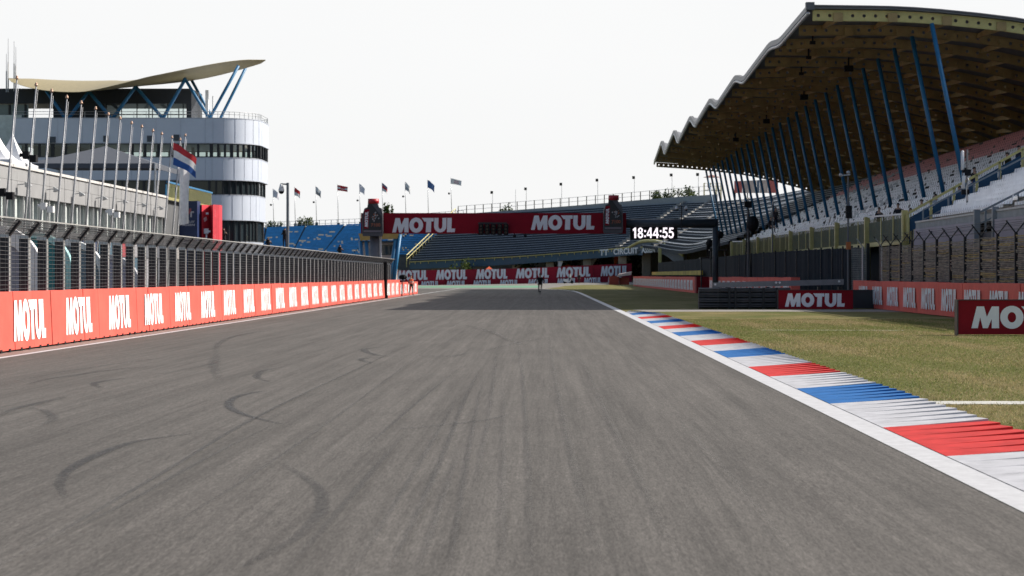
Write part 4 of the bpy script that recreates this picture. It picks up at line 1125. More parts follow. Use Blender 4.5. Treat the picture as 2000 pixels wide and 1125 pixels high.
for (px, y0), lab in zip(lampspec, labs):
    X0 = pxx(px, 425); Y = topy(pxx(px, 420)) + .5; q = P(px, y0, Y); zb_ = topz(q.x)
    root = thing("lamp_post", (q.x, Y, zb_), lab, "lamp post", "lamp posts on the grey stand's rail")
    mb = MB(); mb.tube((q.x, Y, zb_ - .3), q, .05, .04, 6); mb.build("post", GALV, root)
    mb = MB(); mb.box(q.x - .45, q.x + .1, Y - .3, Y + .1, q.z - .25, q.z + .3); mb.tube((q.x - .2, Y - .42, q.z - .1), (q.x - .2, Y - .3, q.z), .28, .2, 8); mb.build("lamp_head", DARK, root)
Y = 422; q = P(1007, 370, Y); mb = MB(); mb.tube(P(1007, 413, Y), q, .06, .03, 6); tag(mb.build("antenna_mast", GALV), "bare thin mast rising above the grey stand's rail", "mast")

# camera platform and banner frame behind the far stand
Yc = 408; pf = thing("camera_platform", (pxx(1392, Yc), Yc, pz(388, Yc)), "scaffold camera platform with parasol at the grey stand's top corner", "platform")
mb = MB()
for px in (1376, 1388, 1400, 1409): x = pxx(px, Yc); mb.box(x - .06, x + .06, Yc - .06, Yc + .06, pz(397, Yc), pz(357, Yc)); mb.box(x - .06, x + .06, Yc + 1.9, Yc + 2.0, pz(397, Yc), pz(357, Yc))
for py in (358, 364, 371): mb.bar(P(1374, py, Yc), P(1410, py, Yc), .07); mb.bar(P(1374, py, Yc + 2), P(1410, py, Yc + 2), .07)
mb.build("scaffold", YEL, pf)
mb = MB(); mb.hexa([P(1374, 373, Yc), P(1410, 373, Yc), P(1410, 373, Yc + 2), P(1374, 373, Yc + 2), P(1374, 371.7, Yc), P(1410, 371.7, Yc), P(1410, 371.7, Yc + 2), P(1374, 371.7, Yc + 2)]); mb.build("deck", CONC, pf)
par = thing("parasol", (pxx(1392, Yc), Yc + .5, pz(371, Yc)), "dull red parasol shading the camera platform", "parasol")
mb = MB(); c = P(1390, 343, Yc + .5); rim = [c + Vector((1.7 * math.cos(2 * math.pi * i / 12), 1.7 * math.sin(2 * math.pi * i / 12), -.35)) for i in range(13)]; mb.grid([[c + Vector((0, 0, .2))] * 13, rim]); mb.build("canopy", M("dusty_red_cloth", (.25, .12, .10), .8), par)
mb = MB(); mb.tube(c, P(1391, 371, Yc + .5), .04, n=6); mb.build("pole", GALV, par)
bn = thing("banner_frame", (pxx(1476, 395), 395, 12), "red and white banner on a frame above the curved stand, seen between the struts", "banner")
for a, b, m_ in ((1434, 1450, "flag_red"), (1450, 1478, None), (1478, 1484, "flag_navy"), (1484, 1500, None), (1500, 1520, "flag_red")):
    mb = MB(); ya = np.interp(a, [1434, 1520], [354, 350]); yb_ = np.interp(b, [1434, 1520], [354, 350])
    mb.hexa([P(a, 377, 395), P(b - .4, 377, 395), P(b - .4, 377, 395.2), P(a, 377, 395.2), P(a, ya, 395), P(b - .4, yb_, 395), P(b - .4, yb_, 395.2), P(a, ya, 395.2)])
    mb.build("panel", M("faded_board_%s" % m_, {"flag_red": (.42, .12, .12), "flag_navy": (.12, .16, .24)}[m_], .7) if m_ else M("pale_pink_board", (.46, .40, .41), .7, var=.3, scale=.8), bn)
mb = MB()
for px in (1436, 1460, 1490, 1516): x = pxx(px, 395.4); mb.box(x - .1, x + .1, 395.3, 395.5, 9, pz(353, 395.4))
mb.build("frame", DARK, bn)

# orange tents, banners glimpsed below the fascia
for px, py, w, lab in ((1110, 517, 5.0, "orange tent top peeping over the red boards, right of the cyclist"), (955, 521, 2.0, "small orange and white tent top over the red boards left of the cyclist")):
    Y = 395; p = P(px, py, Y); root = thing("event_tent", (p.x, Y, 0), lab, "tent")
    mb = MB(); mb.grid([[(p.x, Y + 1.5, p.z + .1)] * 5, [(p.x - w / 2, Y, p.z - .8), (p.x + w / 2, Y, p.z - .8), (p.x + w / 2, Y + 3, p.z - .8), (p.x - w / 2, Y + 3, p.z - .8), (p.x - w / 2, Y, p.z - .8)]]); mb.build("canopy", M("tent_orange", (.62, .10, .03), .7), root)
    mb = MB()
    for s in (-.5, .5): mb.box(p.x + s * w - .05, p.x + s * w + .05, Y, Y + .1, 0, p.z - .8)
    build_each(mb, "leg", GALV, root)
for px, y0, y1, m_, lab in ((1095, 503, 521, FW, "white feather banner behind the red boards right of the cyclist"), (1204, 500, 514, M("banner_orange", (.70, .13, .03), .7), "orange feather banner under the navy fascia lettering"), (1160, 504, 514, FW, "small white feather banner under the navy fascia")):
    Y = 394; a = P(px, y1, Y); b = P(px, y0, Y); root = thing("feather_banner", (a.x, Y, 0), lab, "banner")
    mb = MB(); mb.tube((a.x - .5, Y, 0), (a.x - .5, Y, b.z), .04, n=6); mb.build("pole", GALV, root)
    mb = MB(); mb.prism([(a.x - .45, a.z - .6), (a.x + .1, a.z + .1), (a.x + .7, b.z), (a.x - .45, b.z + .1)], lambda u, v, Y=Y: (u, Y, v), (0, .03, 0)); mb.build("cloth", m_, root)

# ------------------------------------------------------------------ trees behind the stands
LEAF = [leafy("leaf_a", (.045, .075, .02)), leafy("leaf_b", (.06, .085, .025))]
def tree(px, pyt, Y, spread, hcrown, label, n=900):
    top = P(px, pyt, Y); x = top.x; zc = top.z - hcrown * .5
    root = thing("tree", (x, Y, 0), label, "tree")
    mb = MB(); mb.tube((x, Y, 0), (x + .2, Y, zc), .32, .16, 8)
    for k in range(6):
        a = k * 1.1; mb.tube((x + .1, Y, zc - hcrown * .35 + k * .3), (x + math.cos(a) * spread * .55, Y + math.sin(a) * spread * .55, zc + random.uniform(-.1, .3) * hcrown), .1, .03, 5)
    mb.build("trunk", M("bark", (.09, .07, .05), .9), root)
    cl = [(random.gauss(0, .42), random.gauss(0, .42), random.uniform(-.5, .5)) for _ in range(16)]
    mb = MB()
    for k in range(n):
        c = random.choice(cl); s = random.uniform(.18, .4)
        p = Vector((x + (c[0] + random.gauss(0, .16)) * spread, Y + (c[1] + random.gauss(0, .16)) * spread, zc + (c[2] + random.gauss(0, .13)) * hcrown))
        d = Vector((random.gauss(0, 1), random.gauss(0, 1), random.gauss(0, 1))).normalized(); e = d.orthogonal().normalized(); f = d.cross(e)
        mb.quad(p - e * s, p - f * s * .6, p + e * s, p + f * s * .6)
    mb.build("crown", random.choice(LEAF), root)
for px, py, sp, lab in ((526, 440, 2.2, "treetop beside the silver tower's lower windows, above the blue stand"), (540, 438, 1.6, "small treetop right of the silver tower above the blue stand"), (598, 431, 2.6, "wider treetop above the blue stand between the camera pole and the fourth flag"), (585, 435, 1.5, "low treetop just right of the camera pole above the blue stand"), (757, 403, 1.1, "thin treetop just right of the left bottle sign"),
                        (992, 405, 2.0, "treetop peeping over the grey stand's rail above the start lights"), (1284, 378, 2.0, "treetop peeping over the rail above the clock's middle"), (1302, 374, 2.3, "fuller treetop over the rail above the clock's right half"), (1336, 374, 2.6, "treetop over the rail nearest the big roof"), (1350, 372, 1.8, "narrow treetop over the rail nearest the camera platform")):
    tree(px, py, 505, sp, 4.5, lab, 700)
for px, py, sp, lab in ((905, 519, 3.0, "dark tree in the gap below the navy fascia left of the cyclist"), (1030, 507, 3.6, "dark tree in the gap below the fascia above the cyclist"), (1110, 503, 4.0, "dark tree behind the orange tent below the fascia"), (1180, 499, 3.4, "dark tree below the fascia lettering"), (1238, 496, 3.0, "dark tree at the right end of the fascia, by the arch")):
    tree(px, py, 402, sp, 5.5, lab, 900)

# ------------------------------------------------------------------ main grandstand with its wavy roof
gs = thing("main_grandstand", (26, 185, 0), "big covered grandstand with wavy roof, yellow perforated beams and slanting blue struts", "grandstand")
GY0, GY1, SP = 109.2, 262.5, 5.74
BXx = [14.0, 19.25, 22.6, 25.55, 29.4, 33.6, 37.8]
BZz = [15.95, 15.88, 15.58, 15.24, 14.42, 13.25, 11.5]
def smooth_interp(x, X_, Z_):
    return float(np.interp(x, X_, Z_))
_bx = np.linspace(14, 37.8, 60); _bz = np.interp(_bx, BXx, BZz); _bz = np.convolve(np.pad(_bz, 4, mode='reflect', reflect_type='odd'), np.ones(9) / 9, mode='valid')
def beamZ(x): return float(np.interp(x, _bx, _bz))
wy = [107.8, 122.3, 127.4, 144.7, 150.5, 167.6, 173.6, 191.1, 197.4, 215.6, 222.0, 239.4, 246.0, 263]
wz = [0, -.28, .14, -.42, .35, -.35, .67, -.18, 1.05, -.14, 1.47, .07, 1.9, .3]
_wy = np.linspace(108, 263, 311); _wz = np.interp(_wy, wy, wz); _wz = np.convolve(np.pad(_wz, 3, mode='edge'), np.ones(7) / 7, mode='valid')
def wave(y): return float(np.interp(y, _wy, _wz))
def amp(x): return max(0.0, 1 - (x - 14) / 7.5) ** 1.3
XS = [14, 14.6, 15.3, 16.2, 17.2, 18.4, 19.6, 21, 23, 25, 27.2, 29.4, 31.5, 33.6, 35.7, 37.8]
YS = list(np.arange(GY0 - .35, GY1 + .5, .72))
mb = MB()
top = [[(x, y, beamZ(x) + .16 + wave(y) * amp(x)) for x in XS] for y in YS]
bot = [[(x, y, beamZ(x) + .02 + wave(y) * amp(x)) for x in XS] for y in YS]
mb.grid(top); mb.grid(bot)
mb.ribbon(top[0], bot[0]); mb.ribbon(top[-1], bot[-1]); mb.ribbon([r[-1] for r in top], [r[-1] for r in bot])
mb.build("roof_sheet", SHELL, gs)
edge_pts = [(14, y, beamZ(14) + wave(y)) for y in YS]
mb = MB()
A = [(p[0] - .06, p[1], p[2] + .22) for p in edge_pts]; B = [(p[0] - .10, p[1], p[2] - .12) for p in edge_pts]
mb.ribbon(A, B); mb.ribbon([(p[0] + .25, p[1], p[2] + .02) for p in A], A); mb.ribbon(B, [(p[0] + .15, p[1], p[2]) for p in B])
mb.build("eave_gutter", M("gutter_grey", (.13, .135, .145), .45, .4), gs)
mb = MB(); mb.path([(p[0] - .02, p[1], p[2] - .24) for p in edge_pts], .10, 6); mb.build("eave_pipe", SILVER, gs, True)
mb = MB(); mb.box(13.85, 14.3, GY0 - .45, GY0 - .05, beamZ(14) - .08, beamZ(14) + .32); mb.build("eave_end_cap", MATS["gutter_grey"], gs)
front_trim = [(x, GY0 - .36, beamZ(x) + .14) for x in XS]
mb = MB(); mb.path(front_trim, .06, 6); mb.build("verge_trim", MATS["gutter_grey"], gs)
# perforated beams
YEL_SHADE = M("shaded_yellow_beam", (.36, .26, .11), .6, var=.25, scale=1.2)  # the yellow beam paint again, with the shade under the roof in its colour
def beam(y, name_parent):
    mb = MB(); th = .10; hgt = .58; pitch = .61; r = .098
    x = 14.25
    while x < 37.2:
        zc = beamZ(x + pitch / 2) + wave(y) * amp(x + pitch / 2) * .9 - .02 - hgt / 2
        za = beamZ(x) + wave(y) * amp(x) * .9 - .02; zb2 = beamZ(x + pitch) + wave(y) * amp(x + pitch) * .9 - .02
        xc = x + pitch / 2
        rect = [(x, za - hgt), (xc, (za + zb2) / 2 - hgt), (x + pitch, zb2 - hgt), (x + pitch, zb2 - hgt / 2), (x + pitch, zb2), (xc, (za + zb2) / 2), (x, za), (x, za - hgt / 2)]
        circ = [(xc + r * math.cos(R(a)), zc + r * math.sin(R(a))) for a in (225, 270, 315, 0, 45, 90, 135, 180)]
        for s in (-th / 2, th / 2):
            vs = [(u, y + s, v) for u, v in rect] + [(u, y + s, v) for u, v in circ]
            mb.add(vs, [(i, (i + 1) % 8, 8 + (i + 1) % 8, 8 + i) for i in range(8)])
        mb.add([(u, y - th / 2, v) for u, v in circ] + [(u, y + th / 2, v) for u, v in circ], [(i, (i + 1) % 8, 8 + (i + 1) % 8, 8 + i) for i in range(8)])
        mb.quad((x, y - th, za - hgt), (x + pitch, y - th, zb2 - hgt), (x + pitch, y + th, zb2 - hgt), (x, y + th, za - hgt))
        x += pitch
    return mb.build("roof_beam", YEL if y < GY0 + 1 else YEL_SHADE, name_parent)  # inner beams take the shaded copy of the yellow
nbm = int((GY1 - GY0) / SP) + 1
byl = [GY0 + i * (GY1 - GY0) / (nbm - 1) for i in range(nbm)]
for i, y in enumerate(byl): beam(y, gs)
# purlins staggered between the beams
mb = MB()
for i, y in enumerate(byl[:-1]):
    y2 = byl[i + 1]
    for k in range(8):
        x = 15.6 + k * 2.9 + (1.45 if i % 2 else 0)
        if x > 37: continue
        z = beamZ(x) - .18 + wave((y + y2) / 2) * amp(x)
        mb.hexa([(x - .06, y + .06, z - .40), (x + .06, y + .06, z - .40), (x + .06, y2 - .06, z - .12), (x - .06, y2 - .06, z - .12), (x - .06, y + .06, z + .1), (x + .06, y + .06, z + .1), (x + .06, y2 - .06, z + .1), (x - .06, y2 - .06, z + .1)])
        mb.box(x - .25, x + .25, y - .16, y - .06, z - .42, z + .05)
pairs = []
st_ = mb.starts + [(len(mb.v), len(mb.f))]
for i_ in range(0, len(mb.starts) - 1, 2):
    v0, f0 = st_[i_]; v1, f1 = st_[i_ + 2]
    q = MB(); q.add(mb.v[v0:v1], [tuple(j - v0 for j in f) for f in mb.f[f0:f1]]); pairs.append(q)
for q in pairs[:100]: q.build("purlin", YEL_SHADE, gs)
rest = MB()
for q in pairs[100:]: rest.add(q.v, q.f)
o = rest.build("purlin_grid", YEL_SHADE, gs); o["kind"] = "stuff"
# struts
def tierZ(x): return 4.25 + .5 * (x - 19.25)
for y in byl:
    mb = MB(); mb.tube((22.5, y + .0, tierZ(22.5) - .1), (20.6, y, beamZ(20.6) - .56), .125, n=10); mb.build("strut", BLUE, gs, True)
# seating tier: main Y 110..210
TY0, TY1 = 106.0, 210.5
rows = []; x = 19.25
xs_rows = []
while x < 34.0:
    rows.append([(x, TY0, tierZ(x)), (x, TY1, tierZ(x))]); rows.append([(x, TY0, tierZ(x + .8)), (x, TY1, tierZ(x + .8))]); xs_rows.append(x); x += .8
rows.append([(34.2, TY0, tierZ(34.2)), (34.2, TY1, tierZ(34.2))])
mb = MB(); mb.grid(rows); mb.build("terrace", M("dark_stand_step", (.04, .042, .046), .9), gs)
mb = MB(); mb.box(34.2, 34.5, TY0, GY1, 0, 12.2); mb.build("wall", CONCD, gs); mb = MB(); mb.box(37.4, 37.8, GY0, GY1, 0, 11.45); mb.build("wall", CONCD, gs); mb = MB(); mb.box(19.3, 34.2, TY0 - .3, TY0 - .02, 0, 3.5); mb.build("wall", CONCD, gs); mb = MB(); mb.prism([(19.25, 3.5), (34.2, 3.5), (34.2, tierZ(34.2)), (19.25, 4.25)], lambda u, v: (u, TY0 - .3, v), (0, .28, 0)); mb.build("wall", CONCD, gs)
seats = MB(); cand = []
right = Vector((0, 1, 0)); back = Vector((1, 0, 0))
for k, x in enumerate(xs_rows[:-1]):
    y = TY0 + .3; i = 0
    while y < TY1:
        i += 1; y += .66
        if i % 38 in (0, 1): continue
        if 22.2 < x < 22.9 and any(abs(y - b) < .3 for b in byl): continue
        r_ = random.random()
        pink = x > 28.2
        mi_ = 2 if r_ < .045 else (1 if pink else 0)
        if (math.sin(i * .11 + k * .5) + math.sin(i * .043 - k * .3)) > 1.25 and r_ < .6: mi_ = 3
        cand.append((Vector((x + .12, y, tierZ(x + .8) - .02)), mi_))
SEATG = M("greyblue_seat", (.33, .38, .43), .5)
smats = [SEATW, SEATP, SEATD, SEATG]
vis = sorted([c for c in cand if c[0].x * F / c[0].y + VX < 1990 and c[0].y > 111], key=lambda c: c[0].y)[:100]
nearset = set(id(c) for c in vis)
for c in cand:
    if id(c) in nearset:
        m_ = MB(); seat_into(m_, c[0], right, back, .54, .27, .34, .22, .08); m_.build("seat", smats[c[1]], gs)
    else:
        seats.mi = c[1]; seat_into(seats, c[0], right, back, .54, .27, .34, .22, .08)
o = seats.build("seat_rows", smats, gs); o["kind"] = "stuff"
# front balcony: long bays of dark infill between stout yellow posts
PXF = 18.76
OLIVE = M("olive_panel", (.17, .165, .075), .6); DTEAL = M("teal_panel", (.03, .10, .14), .6); OLBAR = M("olive_bar", (.27, .25, .11), .6)
posts = [106.5, 119, 131.2, 143.6, 156, 168, 180, 192.5, 205]
for i, (a, b) in enumerate(zip(posts[:-1], posts[1:])):
    zt, zb2 = 4.98, 3.55
    mb = MB(); mb.box(PXF + .02, PXF + .05, a + .25, b - .25, zb2 + .12, zt - .2); mb.build("balcony_panel", OLIVE if i in (4, 5, 7) else DTEAL, gs)
    mb = MB(); k = a + .5
    while k < b - .3: mb.box(PXF - .015, PXF + .015, k, k + .05, zb2 + .1, zt); k += .42
    mb.build("balcony_baluster", OLBAR, gs)
    mb = MB()
    for f_ in (.30, .62): mb.box(PXF - .04, PXF + .0, a + (b - a) * f_, a + (b - a) * f_ + .16, zb2 - .05, zt)
    build_each(mb, "balcony_mullion", YEL, gs)
    mb = MB(); mb.box(PXF - .06, PXF + .12, a + .16, b - .16, zb2 - .16, zb2 + .08); mb.build("balcony_beam", YEL, gs)
    mb = MB(); mb.bar((PXF - .02, a + .2, zt - .02), (PXF - .02, b - .3, zt + .16), .09); mb.build("balcony_handrail", WHITE, gs)
for a in posts:
    mb = MB(); mb.box(PXF - .22, PXF + .08, a - .15, a + .15, zb2 - .55, zt + .16); mb.build("balcony_post", YEL, gs)
mb = MB()
for k in range(7): mb.box(18.55 + k * .13, 18.60 + k * .13, 106.20, 106.27, 3.4, 4.95)
mb.build("balcony_baluster", YEL, gs)
mb = MB(); mb.box(18.5, 19.6, 106.2, 106.34, 3.2, 3.38); mb.build("balcony_beam", YEL, gs)
mb = MB(); mb.box(18.9, 21.4, 106.35, 106.4, 3.45, 4.75); mb.build("balcony_panel", M("deep_blue_infill", (.015, .07, .15), .7), gs)
mb = MB()
y = 110
while y < 208:
    mb.box(19.0, 19.3, y, y + .3, 0, 3.5); y += SP
build_each(mb, "column", M("dull_yellow_column", (.25, .22, .09), .6), gs)
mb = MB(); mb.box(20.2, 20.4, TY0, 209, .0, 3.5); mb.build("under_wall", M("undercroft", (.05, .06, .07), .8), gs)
# raked side railing at the near end
mb = MB(); mbp = MB(); mbb = MB(); prv = None
def rakeZ(x): return 4.95 + .56 * (x - 18.7)
for k in range(13):
    x = 18.7 + k * 1.18
    mbp.box(x - .06, x + .06, TY0 - .5, TY0 - .38, rakeZ(x) - 1.15, rakeZ(x))
    if prv is not None:
        mbp.bar((prv, TY0 - .44, rakeZ(prv)), (x, TY0 - .44, rakeZ(x)), .12)
        for dz in (-.3, -.95): mbb.bar((prv, TY0 - .40, rakeZ(prv) + dz), (x, TY0 - .40, rakeZ(x) + dz), .07)
        mbb.prism([(prv + .1, rakeZ(prv) - .92), (x - .1, rakeZ(x) - .96), (x - .1, rakeZ(x) - .36), (prv + .1, rakeZ(prv) - .30)], lambda u, v: (u, TY0 - .41, v), (0, .015, 0)) if k < 8 else None
    prv = x
mbp.build("rake_rail", YEL, gs); mbb.build("rake_infill", M("deep_blue_infill", (.015, .07, .15), .7), gs)
# loudspeakers hung below the roof
for k, (x, y, s) in enumerate(((19.4, 131, .28), (19.2, 152, .28), (15.4, 118, .16), (16.2, 126, .16), (17.0, 136, .16), (19.0, 176, .28), (18.6, 200, .28))):
    z = beamZ(x) - .62
    mb = MB(); mb.box(x - s, x + s, y - s * .7, y + s * .7, z - s * 1.5, z - .05); mb.box(x - .05, x + .05, y - .05, y + .05, z - .1, z + .72); mb.box(x - s * .85, x + s * .85, y - s * .72 - .012, y - s * .72, z - s * 1.4, z - .12)
    tag(mb.build("loudspeaker", BLACK), "black loudspeaker hanging under the grandstand roof, %s" % ["nearest the front struts, large", "second along the strut row, large", "small one nearest the eave's near corner", "small one second along the eave", "small one third along the eave", "third along the strut row, large", "farthest along the strut row, large"][k], "loudspeaker", "loudspeakers under the grandstand roof")

# ------------------------------------------------------------------ open side stand nearest the camera
st = thing("side_stand", (22, 95, 0), "open side stand of white seats with lilac banners in front of the covered stand", "grandstand")
SX = 18.6; SY0, SY1 = 66.0, 104.8
def sideZ(x): return 4.15 + .52 * (x - 19.6)
rows = []; x = 19.6; xr2 = []
while x < 34:
    rows.append([(x, SY0, sideZ(x)), (x, SY1, sideZ(x))]); rows.append([(x, SY0, sideZ(x + .62)), (x, SY1, sideZ(x + .62))]); xr2.append(x); x += .62
mb = MB(); mb.grid(rows); mb.build("terrace", CONC, st)
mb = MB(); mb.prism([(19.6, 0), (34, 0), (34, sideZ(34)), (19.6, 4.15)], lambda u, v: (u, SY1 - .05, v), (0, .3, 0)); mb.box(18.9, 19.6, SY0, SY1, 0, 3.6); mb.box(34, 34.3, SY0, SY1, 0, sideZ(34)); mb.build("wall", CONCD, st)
big = MB()
cc = []
for k, x in enumerate(xr2):
    y = SY0 + .5
    while y < SY1 - 1.2:
        y += .52
        if 86 < y < 88.2: continue
        cc.append(Vector((x + .1, y, sideZ(x + .62) - .02)))
v2 = [c for c in cc if c.x * F / c.y + VX < 1995]; v2.sort(key=lambda c: c.y); nv = set(id(c) for c in v2[:60])
for c in cc:
    if id(c) in nv: m_ = MB(); seat_into(m_, c, right, back, .46, .40, .38); m_.build("seat", SEATW, st)
    else: seat_into(big, c, right, back, .46, .40, .38)
o = big.build("seat_rows", SEATW, st); o["kind"] = "stuff"
# banners on the parapet, grey railing above
for a, b in ((66, 84.8), (88.6, 103.4)):
    mb = MB(); n = int((b - a) / .8); Aa, Bb = [], []
    for i in range(n + 1):
        y = a + (b - a) * i / n; Aa.append((SX + random.uniform(-.02, .02), y, 2.9)); Bb.append((SX + random.uniform(-.01, .01), y, 4.08))
    mb.ribbon(Aa, Bb); mb.ribbon([(p[0] + .05, p[1], p[2]) for p in Aa], [(p[0] + .05, p[1], p[2]) for p in Bb]); mb.build("banner", LILAC, st)
    mb = MB()
    y = a
    while y < b: mb.box(SX + .08, SX + .12, y, y + .045, 3.9, 4.42); y += .19
    mb.bar((SX + .1, a, 4.44), (SX + .1, b, 4.44), .08); mb.build("railing", M("pale_rail", (.40, .42, .44), .5, .3), st)
mb = MB()
for q in (84.9, 88.5): mb.box(SX - .08, SX + .18, q - .09, q + .09, 0, 4.6)
build_each(mb, "rail_post", M("steel_rail", (.22, .25, .28), .45, .4), st); mb = MB()
for q in (SY1 - .2,):
    for k in range(10):
        x = 19.3 + k * 1.3; mb.box(x - .04, x + .04, q, q + .08, sideZ(x) - .2, sideZ(x) + 1.1)
    mb.bar((19.3, q + .04, sideZ(19.3) + 1.1), (31, q + .04, sideZ(31) + 1.1), .08); mb.bar((19.3, q + .04, sideZ(19.3) + .6), (31, q + .04, sideZ(31) + .6), .06)
mb.build("stair_rail", M("steel_rail", (.22, .25, .28), .45, .4), st); mb = MB()
mb.bar((18.8, 88.4, 4.5), (32, 88.4, 11.2), .09); mb.bar((18.8, 88.4, 4.0), (32, 88.4, 10.7), .06)
for k in range(9): mb.box(19 + k * 1.4 - .04, 19 + k * 1.4 + .04, 88.36, 88.44, 3.4 + k * .71, 4.6 + k * .71)
mb.build("stair_rail", M("steel_rail", (.22, .25, .28), .45, .4), st)

# ------------------------------------------------------------------ right-hand fences
WOV = M("woven_slat", (.25, .215, .17), .75, var=.55, scale=2.2, stretch=(1, .6, 3)); WOV2 = M("woven_slat_ochre", (.36, .27, .11), .75, var=.4, scale=2)
vf = thing("woven_fence", (18.2, 90, 0), "tall fence woven with grey brown slats and barbed V brackets behind the faded red barrier", "fence")
vy = [66.4 + 3.2 * k for k in range(15)]
for a, b in zip(vy[:-1], vy[1:]):
    mb = MB(); z = 1.25
    while z < 3.28:
        hh = random.uniform(.045, .06); n = 9; ph = random.random() * 6
        mb.mi = 1 if random.random() < (.35 if a < 84 else .12) else 0
        pr = []
        for i in range(n + 1):
            y = a + .1 + (b - a - .2) * i / n; bx_ = .05 * math.sin(i * math.pi / 1.5 + ph) + .03 * math.sin(i * 1.7)
            pr.append((18.2 + bx_, y, z + random.uniform(-.012, .012) - .03 * math.sin(math.pi * i / n)))
        mb.ribbon(pr, [(p[0], p[1], p[2] + hh) for p in pr]); z += hh + random.uniform(.012, .034)
    mb.build("woven_panel", [WOV, WOV2], vf)
for y in vy:
    mb = MB(); mb.box(18.14, 18.26, y - .06, y + .06, 0, 3.4); po = mb.build("post", DARK, vf)
    mb = MB(); mb.bar((18.2, y, 3.38), (17.82, y, 3.88), .05); mb.bar((18.2, y, 3.38), (18.58, y, 3.88), .05); mb.build("barb_bracket", DARK, vf)
mb = MB()
for x, z in ((17.82, 3.87), (17.95, 3.7), (18.08, 3.54), (18.58, 3.87), (18.45, 3.7), (18.32, 3.54)): mb.path([(x + random.uniform(-.02, .02), y, z + random.uniform(-.02, .02)) for y in vy], .008, 4)
mb.build("barbed_wire", DARK, vf)

wsf = thing("windscreen_fence", (15, 170, 0), "long fence covered in dark slate cloth below the covered stand", "fence")
wp = catmull([(18.2, 119, 0), (17.6, 125.5, 0), (16.7, 136, 0), (16.2, 152, 0), (16.05, 182, 0), (16.0, 235, 0), (16.0, 291, 0)], 3)
wz1 = [float(np.interp(p.y, [119, 165, 291], [3.38, 3.45, 3.55])) for p in wp]
for i in range(len(wp) - 1):
    p, q = wp[i], wp[i + 1]; d = (q - p); nrm = Vector((d.y, -d.x, 0)).normalized()
    n = 8; A, B = [], []
    for k in range(n + 1):
        c = p.lerp(q, k / n) + nrm * random.uniform(-.035, .035)
        A.append((c.x, c.y, 0)); B.append((c.x, c.y, wz1[i] + (wz1[i + 1] - wz1[i]) * k / n + random.uniform(-.03, .03)))
    mb = MB(); mb.ribbon(A, B); mb.build("cloth_panel", FABDARK, wsf)
    mb = MB(); mb.box(p.x - .05, p.x + .05, p.y - .05, p.y + .05, 0, 3.5); mb.build("post", DARK, wsf)
pf2 = thing("mesh_gate", (18, 116, 0), "pale grey mesh gate panel between the dark cloth fence and the woven fence", "gate")
mb = MB()
for k in range(24): z = .3 + k * .125; mb.box(17.55, 18.4, 117.5, 117.53, z, z + .075)
for k in range(14): x = 17.55 + k * .065; mb.box(x, x + .025, 117.46, 117.49, .2, 3.35)
mb.build("mesh", M("pale_mesh", (.40, .40, .38), .7, var=.3, scale=3), pf2)
mb = MB(); mb.box(18.42, 18.6, 117.4, 117.6, 0, 3.6); mb.box(17.4, 17.53, 117.4, 117.6, 0, 3.5); mb.build("gate_frame", DARK, pf2)
for px, Y in ((1673, 112), (1710, 111)):
    p = P(px, 466, Y); mb = MB(); mb.bar(p + Vector((.35, 0, -.45)), p, .05); mb.tube(p + Vector((.35, .05, -.45)), (p.x + .35, Y + .05, 0), .06)
    tag(mb.build("bracket_post", GALV), "pale cranked fence bracket %s the mesh gate" % ("left of" if px == 1673 else "right of"), "bracket")
mb = MB(); mb.box(19.2, 20.4, 112.5, 113.5, 0, 1.1); mb.box(19.1, 20.5, 112.4, 113.6, 1.12, 1.3); tag(mb.build("service_box", M("blue_grey_box", (.10, .16, .24), .6)), "blue grey service box glimpsed through the fence gap", "box")

# ------------------------------------------------------------------ right-hand barriers and boards
def rbarrier(x0, x1, y0, y1, h, label, seg, w0, word, pitch, mat, th=.5, name="foam_barrier"):
    root = thing(name, ((x0 + x1) / 2, (y0 + y1) / 2, 0), label, "barrier")
    n = max(1, int((y1 - y0) / seg))
    for i in range(n):
        a = y0 + (y1 - y0) * i / n; b = y0 + (y1 - y0) * (i + 1) / n - .03
        xa = x0 + (x1 - x0) * i / n; xb_ = x0 + (x1 - x0) * (i + 1) / n; j = random.uniform(-.02, .02); zt = h + random.uniform(-.025, .025)
        mb = MB(); mb.hexa([(xa + j, a, .02), (xa + th, a, .02), (xb_ + th, b, .02), (xb_ + j, b, .02), (xa + j - .02, a, zt), (xa + th, a, zt), (xb_ + th, b, zt), (xb_ + j - .02, b, zt)])
        mb.build("segment", mat, root)
    y = w0
    while y > y0 + word:
        fx = lambda yy: x0 + (x1 - x0) * (yy - y0) / (y1 - y0) - .055
        mb = MB(); a = Vector((fx(y), y, h * .17)); b = Vector((fx(y - word), y - word, h * .17)); put_logo(mb, a, b - a, (0, 0, h * .64)); mb.build("lettering", LETTER, root); y -= pitch
    return root
rbarrier(16.75, 17.35, 62, 115.5, 1.45, "long faded red foam barrier with tall white lettering below the woven fence", 5, 112.9, 3.5, 5.0, CORAL2)
rbarrier(14.55, 14.9, 121, 186, 1.62, "faded red striped foam barrier running behind the grey beam and guard rail", 4, 185, 3.4, 4.6, CORAL2)
gb = rbarrier(14.75, 14.3, 202, 333, 1.6, "far red and white striped foam barrier with a plain red end", 5, 332, 3.7, 4.6, CORAL2)
mb = MB(); mb.box(14.72, 16.0, 199.6, 201.9, .02, 1.62); mb.build("end_block", SIGNRED, gb)
mb = MB(); mb.box(15.6, 15.7, 204, 300, 1.8, 2.25); tag(mb.build("yellow_banner", M("yellow_cloth", (.42, .33, .03), .7, var=.4, scale=.6)), "long yellow cloth strip along the top of the far striped barrier", "banner")
mb = MB()
for k in range(34): mb.tube((15.4, 206 + k * 2.8, 1.3), (15.4, 206 + k * 2.8, 1.75), .35, .35, 8)
